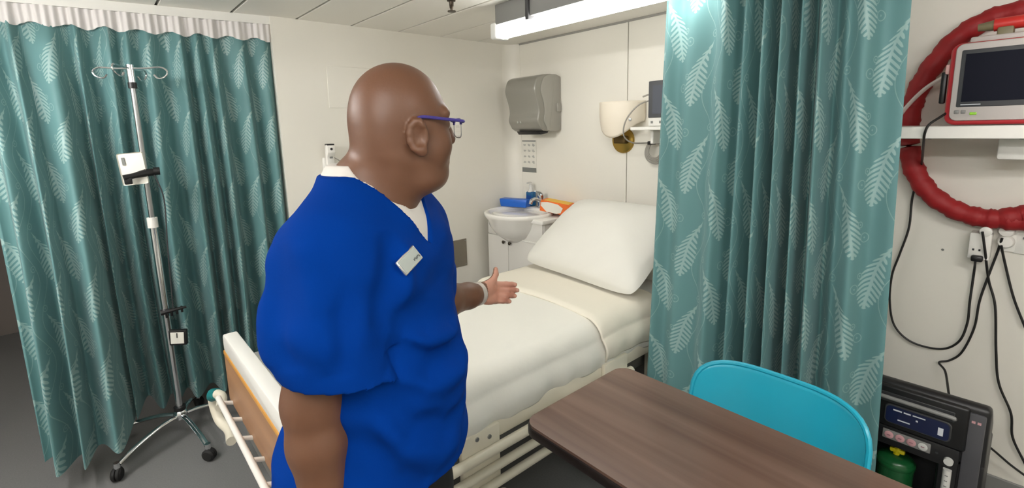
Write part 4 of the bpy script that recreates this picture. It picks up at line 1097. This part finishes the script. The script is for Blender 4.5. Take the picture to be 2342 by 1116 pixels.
# legs and feet
for s in (-1, 1):
    hip = tp2(-.02, s*.085, .86); kn_ = tp2(.0, s*.09, .47); an = tp2(-.02, s*.095, .085)
    F.chain([hip, hip+(kn_-hip)*.5, kn_, kn_+(an-kn_)*.35, an], [.092, .080, .060, .060, .040], .03)
    F.cone(an-UP*.03-ft*.02, tp2(.15, s*.105, .035), .042, .030, .03)
man = field_obj('person', F, 'skin')
del F
tag(man, 'bald man in bright blue scrubs and glasses gesturing at the bed', 'person')
PMESH = man
# the paler palm of the open hand
me = man.data; me.materials.append(MATS['skin_palm'])
pc = to_world(PALM[0])[0]; pn = to_world(PALM[1])[0]; pn = pn/np.linalg.norm(pn); hd = to_world(vec(.62, .72, -.22))[0]; hd = hd/np.linalg.norm(hd)
cen_ = np.empty(len(me.polygons)*3); me.polygons.foreach_get('center', cen_); cen_ = cen_.reshape(-1, 3)
nor_ = np.empty(len(me.polygons)*3); me.polygons.foreach_get('normal', nor_); nor_ = nor_.reshape(-1, 3)
rel = cen_-pc; sel = (np.linalg.norm(rel, axis=1) < .13) & (rel@hd > -.055) & ((nor_@pn > .05) | ((rel@hd > .0) & (nor_@hd > .1)) | ((rel@hd > .0) & (nor_@pn > -.35)))
me.polygons.foreach_set('material_index', sel.astype(np.int32))
# ---- scrubs top
gu2 = axis_steps((-.60, .02, .0042)); gv2 = axis_steps((.66, 1.46, .0042)); gz2 = axis_steps((.76, 1.53, .0042))
F = Field(gu2, gv2, gz2)
torso(F, .014, .06)
F.cone(tp2(-.015, 0, 1.44), tp2(-.005, 0, 1.36), .088, .11, .03)      # collar stands round the neck base
F.ell(tp2(-.03, 0, .84), (.168, .200, .16), TAX, .06)                  # skirt of the top hangs wider
F.ell(tp2(-.09, .02, .83), (.15, .185, .12), TAX, .06)
F.cone(tp2(.008, 0, .98), tp2(-.01, 0, .74), .140, .142, .06)
HEM = 1.128
# sleeves: wide short cones, cut straight at the hem
S_ = Field(gu2, gv2, gz2); K_ = F; F = S_
F.chain([SR+vec(-.002, 0, .0), SR+vec(-.008, -.008, -.10), vec(-.352, .822, 1.20), vec(-.345, .820, 1.04)], [.077, .080, .083, .088], .035)
F.chain([vec(-.310, .822, 1.26), vec(-.298, .82, 1.04)], [.064, .076], .04)
F.v = np.maximum(F.v, (HEM-.002-.14*(gu2[:, None, None]+.36)-gz2[None, None, :]+0*gv2[None, :, None]).astype(np.float32))
F.cone(vec(-.354, .822, 1.20), vec(-.348, .820, 1.03), .060, .075, .006, sub=True)
F = K_; h_ = np.clip(.035-np.abs(F.v-S_.v), 0, None)/.035
h_ = h_*(gz2[None, None, :] > HEM+.03); F.v = np.minimum(F.v, S_.v)-(h_*h_*.035*.25).astype(np.float32); del S_
F.chain([SL, SL+(ELL_-SL)*.55, ELL_+vec(-.005, -.005, .05)], [.080, .086, .088], .035)
# soft folds in the cloth: ridges across the waist, under the chest and from the armpit
def fold(pts, amp, width):
    """raise (amp>0) or press in (amp<0) the cloth along a line, fading at both ends"""
    pts = [np.array(p) for p in pts]; lo = np.min(pts, 0)-3*width; hi = np.max(pts, 0)+3*width; sl = F.box(lo, hi); X, Y, Z = F.grid(sl)
    best = None; tot = len(pts)-1
    for i in range(tot):
        a, b = pts[i], pts[i+1]; ab = b-a
        t = np.clip(((X-a[0])*ab[0]+(Y-a[1])*ab[1]+(Z-a[2])*ab[2])/float(ab@ab), 0, 1)
        d2 = (X-a[0]-t*ab[0])**2+(Y-a[1]-t*ab[1])**2+(Z-a[2]-t*ab[2])**2; tt = (i+t)/tot
        if best is None: best, bt = d2, tt
        else: m = d2 < best; best = np.where(m, d2, best); bt = np.where(m, tt, bt)
    F.v[sl] -= (1.7*amp*np.exp(-best/width**2)*np.clip(np.sin(bt*PI), 1e-6, 1)**.7).astype(np.float32)
fold([tp2(.115, .17, 1.20), tp2(.155, .09, 1.145), tp2(.17, 0, 1.13), tp2(.155, -.09, 1.145)], .012, .022)
fold([tp2(.115, .17, 1.165), tp2(.155, .09, 1.110), tp2(.17, 0, 1.095), tp2(.155, -.09, 1.11)], -.013, .016)
fold([tp2(.11, .175, 1.12), tp2(.16, .10, 1.06), tp2(.18, 0, 1.045), tp2(.16, -.10, 1.06)], .012, .022)
fold([tp2(.09, .19, 1.10), tp2(.14, .135, 1.00), tp2(.17, .05, .955), tp2(.17, -.05, .95)], -.014, .018)
fold([tp2(.08, .20, 1.06), tp2(.125, .155, .955), tp2(.160, .08, .900), tp2(.17, 0, .885)], .012, .026)
fold([tp2(.05, .21, 1.03), tp2(.11, .175, .90), tp2(.15, .10, .85)], -.012, .020)
fold([tp2(.10, .19, 1.20), tp2(.125, .15, 1.29), tp2(.10, .12, 1.37)], -.012, .022)
fold([tp2(.13, .13, 1.22), tp2(.14, .11, 1.29), tp2(.12, .09, 1.35)], .007, .02)
fold([SR+vec(-.09, -.03, .04), SR+vec(-.085, -.06, -.05), SR+vec(-.06, -.09, -.16)], .008, .025)
fold([SR+vec(-.06, -.06, .06), SR+vec(-.055, -.085, -.03), SR+vec(-.02, -.10, -.16)], -.008, .022)
fold([SR+vec(.0, -.07, .05), SR+vec(.02, -.095, -.06), SR+vec(.03, -.10, -.17)], .006, .022)
fold([SR+vec(.05, -.05, -.02), SR+vec(.06, -.085, -.10), SR+vec(.06, -.10, -.18)], -.007, .02)
fold([tp2(.0, .10, 1.42), tp2(-.05, .17, 1.38), tp2(-.08, .22, 1.31)], .007, .025)
X, Y, Z = F.grid((slice(None),)*3)
fx = (X-TC[0])*ft[0]+(Y-TC[1])*ft[1]; sx = (X-TC[0])*rt[0]+(Y-TC[1])*rt[1]
# gentle all-over rumple
F.v += (.0028*np.sin(Z*46+sx*17+2*np.sin(fx*19))*np.sin(fx*23+Z*9+sx*8)+.0018*np.sin(Z*83+fx*31)*np.sin(sx*37+1)).astype(np.float32)
# neck opening (V in front), hem and sleeve ends
zl = np.minimum(1.318+np.maximum(1.50*np.abs(sx), 1.18*(.115-fx)), 1.468)
nearneck = ((X-TC[0])**2+(Y-TC[1])**2) < .20**2
F.v = np.where(nearneck, np.maximum(F.v, ((Z-zl)*.55).astype(np.float32)), F.v)
F.v = np.maximum(F.v, (.785+.055*np.clip(fx/.15, 0, 1)-Z).astype(np.float32))
top = field_obj('scrubs_top', F, 'scrubs_blue', man, 2); lab(top, 'bright blue short-sleeved V-neck scrubs top')
del F
# ---- white undershirt showing in the neckline
F = Field(axis_steps((-.44, -.08, .0036)), axis_steps((.82, 1.20, .0036)), axis_steps((1.25, 1.52, .0036)))
torso(F, .007, .05); F.cone(tp2(-.012, 0, 1.45), tp2(-.005, 0, 1.36), .085, .100, .03)
X, Y, Z = F.grid((slice(None),)*3)
fx = (X-TC[0])*ft[0]+(Y-TC[1])*ft[1]; sx = (X-TC[0])*rt[0]+(Y-TC[1])*rt[1]
zl2 = np.minimum(1.376+np.maximum(.95*np.abs(sx), 1.05*(.105-fx)), 1.486)
F.v = np.maximum(F.v, ((Z-zl2)*.6).astype(np.float32)); F.v = np.maximum(F.v, (1.30-Z).astype(np.float32)); F.v = np.maximum(F.v, (np.abs(sx)-.105+0*Z).astype(np.float32))
lab(field_obj('undershirt', F, 'tshirt_white', man, 1), 'white undershirt collar'); del F
# ---- trousers and shoes
F = Field(axis_steps((-.62, .06, .008)), axis_steps((.66, 1.36, .008)), axis_steps((.02, .97, .008)))
torso(F, .006, .05); F.ell(tp2(-.075, 0, .86), (.130, .172, .12), TAX, .05)
for s in (-1, 1):
    hip = tp2(-.02, s*.085, .86); kn_ = tp2(.0, s*.09, .47); an = tp2(-.02, s*.095, .06)
    F.chain([hip, hip+(kn_-hip)*.5, kn_, an], [.108, .096, .082, .074], .04)
X, Y, Z = F.grid((slice(None),)*3); F.v = np.maximum(F.v, (.045-Z+0*X+0*Y).astype(np.float32)); F.v = np.maximum(F.v, (Z-.955+0*X+0*Y).astype(np.float32))
lab(field_obj('trousers', F, 'trousers_black', man, 1), 'black trousers'); del F
for s in (-1, 1):
    F = Field(axis_steps((-.62, .08, .007)), axis_steps((.66, 1.36, .007)), axis_steps((-.02, .16, .007)))
    F.cone(tp2(-.05, s*.097, .048), tp2(.16, s*.107, .040), .048, .042, .03); F.cone(tp2(-.03, s*.096, .06), tp2(-.03, s*.096, .10), .048, .046, .03)
    X, Y, Z = F.grid((slice(None),)*3); F.v = np.maximum(F.v, (.0-Z+0*X+0*Y).astype(np.float32)); F.v = np.maximum(F.v, (Z-.11+0*X+0*Y).astype(np.float32))
    field_obj('shoe', F, 'black_rubber', man, 1); del F
def hw_(x, s, z): return Vector(to_world(hp_(x, s, z))[0])
for s in (-1, 1):
    b = bmesh.new(); bmesh.ops.create_uvsphere(b, u_segments=16, v_segments=10, radius=.0125); xf(b, Matrix.Translation(hw_(.0955, s*.031, 1.562)))
    e = finish('eye', b, 'eye_white', man)
    b = bmesh.new(); bmesh.ops.create_uvsphere(b, u_segments=12, v_segments=8, radius=.006); xf(b, Matrix.Translation(hw_(.1030, s*.031, 1.562)))
    finish('iris', b, 'eye_dark', e)
# ---- glasses
gl = finish('eyeglasses', tube([hw_(.124, .012, 1.566), hw_(.128, 0, 1.569), hw_(.124, -.012, 1.566)], .0022, 8), 'glasses_blue', man); lab(gl, 'blue-framed eyeglasses')
for s in (-1, 1):
    rp_ = []
    for q in [2*PI*i/24 for i in range(24)]:
        a_ = abs(math.cos(q))**.6*math.copysign(1, math.cos(q)); b_ = abs(math.sin(q))**.6*math.copysign(1, math.sin(q))
        rp_.append(hw_(.126-.010*((.038+.027*a_)/.06)**2, s*(.040+.028*a_), 1.552+.019*b_))
    finish('rim', tube(rp_[1:12], .0026, 8), 'glasses_blue', gl)
    finish('lower_rim', tube(rp_[11:]+rp_[:2], .0009, 6), 'steel', gl)
    b = bmesh.new(); b.faces.new([b.verts.new(p) for p in rp_]); finish('lens', b, 'lens', gl)
    finish('temple', tube(smooth_path([hw_(.116, s*.070, 1.566), hw_(.112, s*.078, 1.567), hw_(.06, s*.0835, 1.572), hw_(.022, s*.0835, 1.5755), hw_(.008, s*.082, 1.570), hw_(-.004, s*.079, 1.552)], 5), .0033, 8), 'glasses_blue', gl)
# ---- wristband on the reaching arm
dW = (WRL-ELL_)/np.linalg.norm(WRL-ELL_); c_ = WRL-dW*.008
e1 = np.cross(dW, UP); e1 /= np.linalg.norm(e1); e2 = np.cross(e1, dW)
ringp = [Vector(to_world(c_+.0325*(math.cos(q)*e1+math.sin(q)*e2))[0]) for q in [2*PI*i/28 for i in range(28)]]
bnd = bmesh.new(); rr_ = []
for dz_, g in ((-.008, 0), (-.008, .0025), (.008, .0025), (.008, 0)):
    rr_.append([bnd.verts.new(to_world(c_+dW*dz_+(.0315+g)*(math.cos(q)*e1+math.sin(q)*e2))[0]) for q in [2*PI*i/28 for i in range(28)]])
for a_, b_ in zip(rr_, rr_[1:]+rr_[:1]):
    for j in range(28): bnd.faces.new((a_[j], a_[(j+1) % 28], b_[(j+1) % 28], b_[j]))
bmesh.ops.recalc_face_normals(bnd, faces=bnd.faces[:])
lab(finish('wristband', bnd, 'watch_band', man), 'pale metal wristband')
# ---- name badge pinned to the chest
me = top.data; bvh = BVHTree.FromPolygons([v.co.copy() for v in me.vertices], [tuple(p.vertices) for p in me.polygons])
hits = []
for x, y in ((938.6, 564), (958.4, 591), (916, 635), (898, 605.5)):
    d = Vector(ray(x, y)).normalized(); h = bvh.ray_cast(Vector((0, 0, EYE)), d); hits.append(h)
pts = [h[0] for h in hits if h[0] is not None]
if len(pts) == 4:
    cen = sum(pts, Vector())/4; nrm = sum((h[1] for h in hits), Vector()).normalized()
    if nrm.dot(cen-Vector((0, 0, EYE))) > 0: nrm = -nrm
    ax_ = ((pts[0]+pts[1])/2-(pts[2]+pts[3])/2); ax_ = (ax_-nrm*ax_.dot(nrm)); Lb = ax_.length; ax_.normalize()
    ay_ = nrm.cross(ax_); Wb = ((pts[0]-pts[1]).length+(pts[3]-pts[2]).length)/2
    Lb = min(max(Lb, .05), .08); Wb = min(max(Wb, .024), .036)
    BM = Matrix.Translation(max(pts, key=lambda p: p.dot(nrm)).dot(nrm)*nrm+(cen-cen.dot(nrm)*nrm)+nrm*.003) @ Matrix((ax_, ay_, nrm)).transposed().to_4x4()
    bd = finish('name_badge', box(-Lb/2, Lb/2, -Wb/2, Wb/2, -.003, .0025, .0015, 1, M=BM), 'badge_frame', man); lab(bd, 'silver-framed name badge')
    finish('badge_face', box(-Lb/2+.004, Lb/2-.003, -Wb/2+.003, Wb/2-.003, .0022, .0032, M=BM), 'badge_face', bd, False)
    for k in range(6):
        zz = .0015*math.sin(k*2.1)
        finish('badge_lettering', box(.006+.003*k, .008+.003*k, -.0075+zz, -.0035+zz*.5, .0031, .0036, M=BM), 'ink', bd, False)
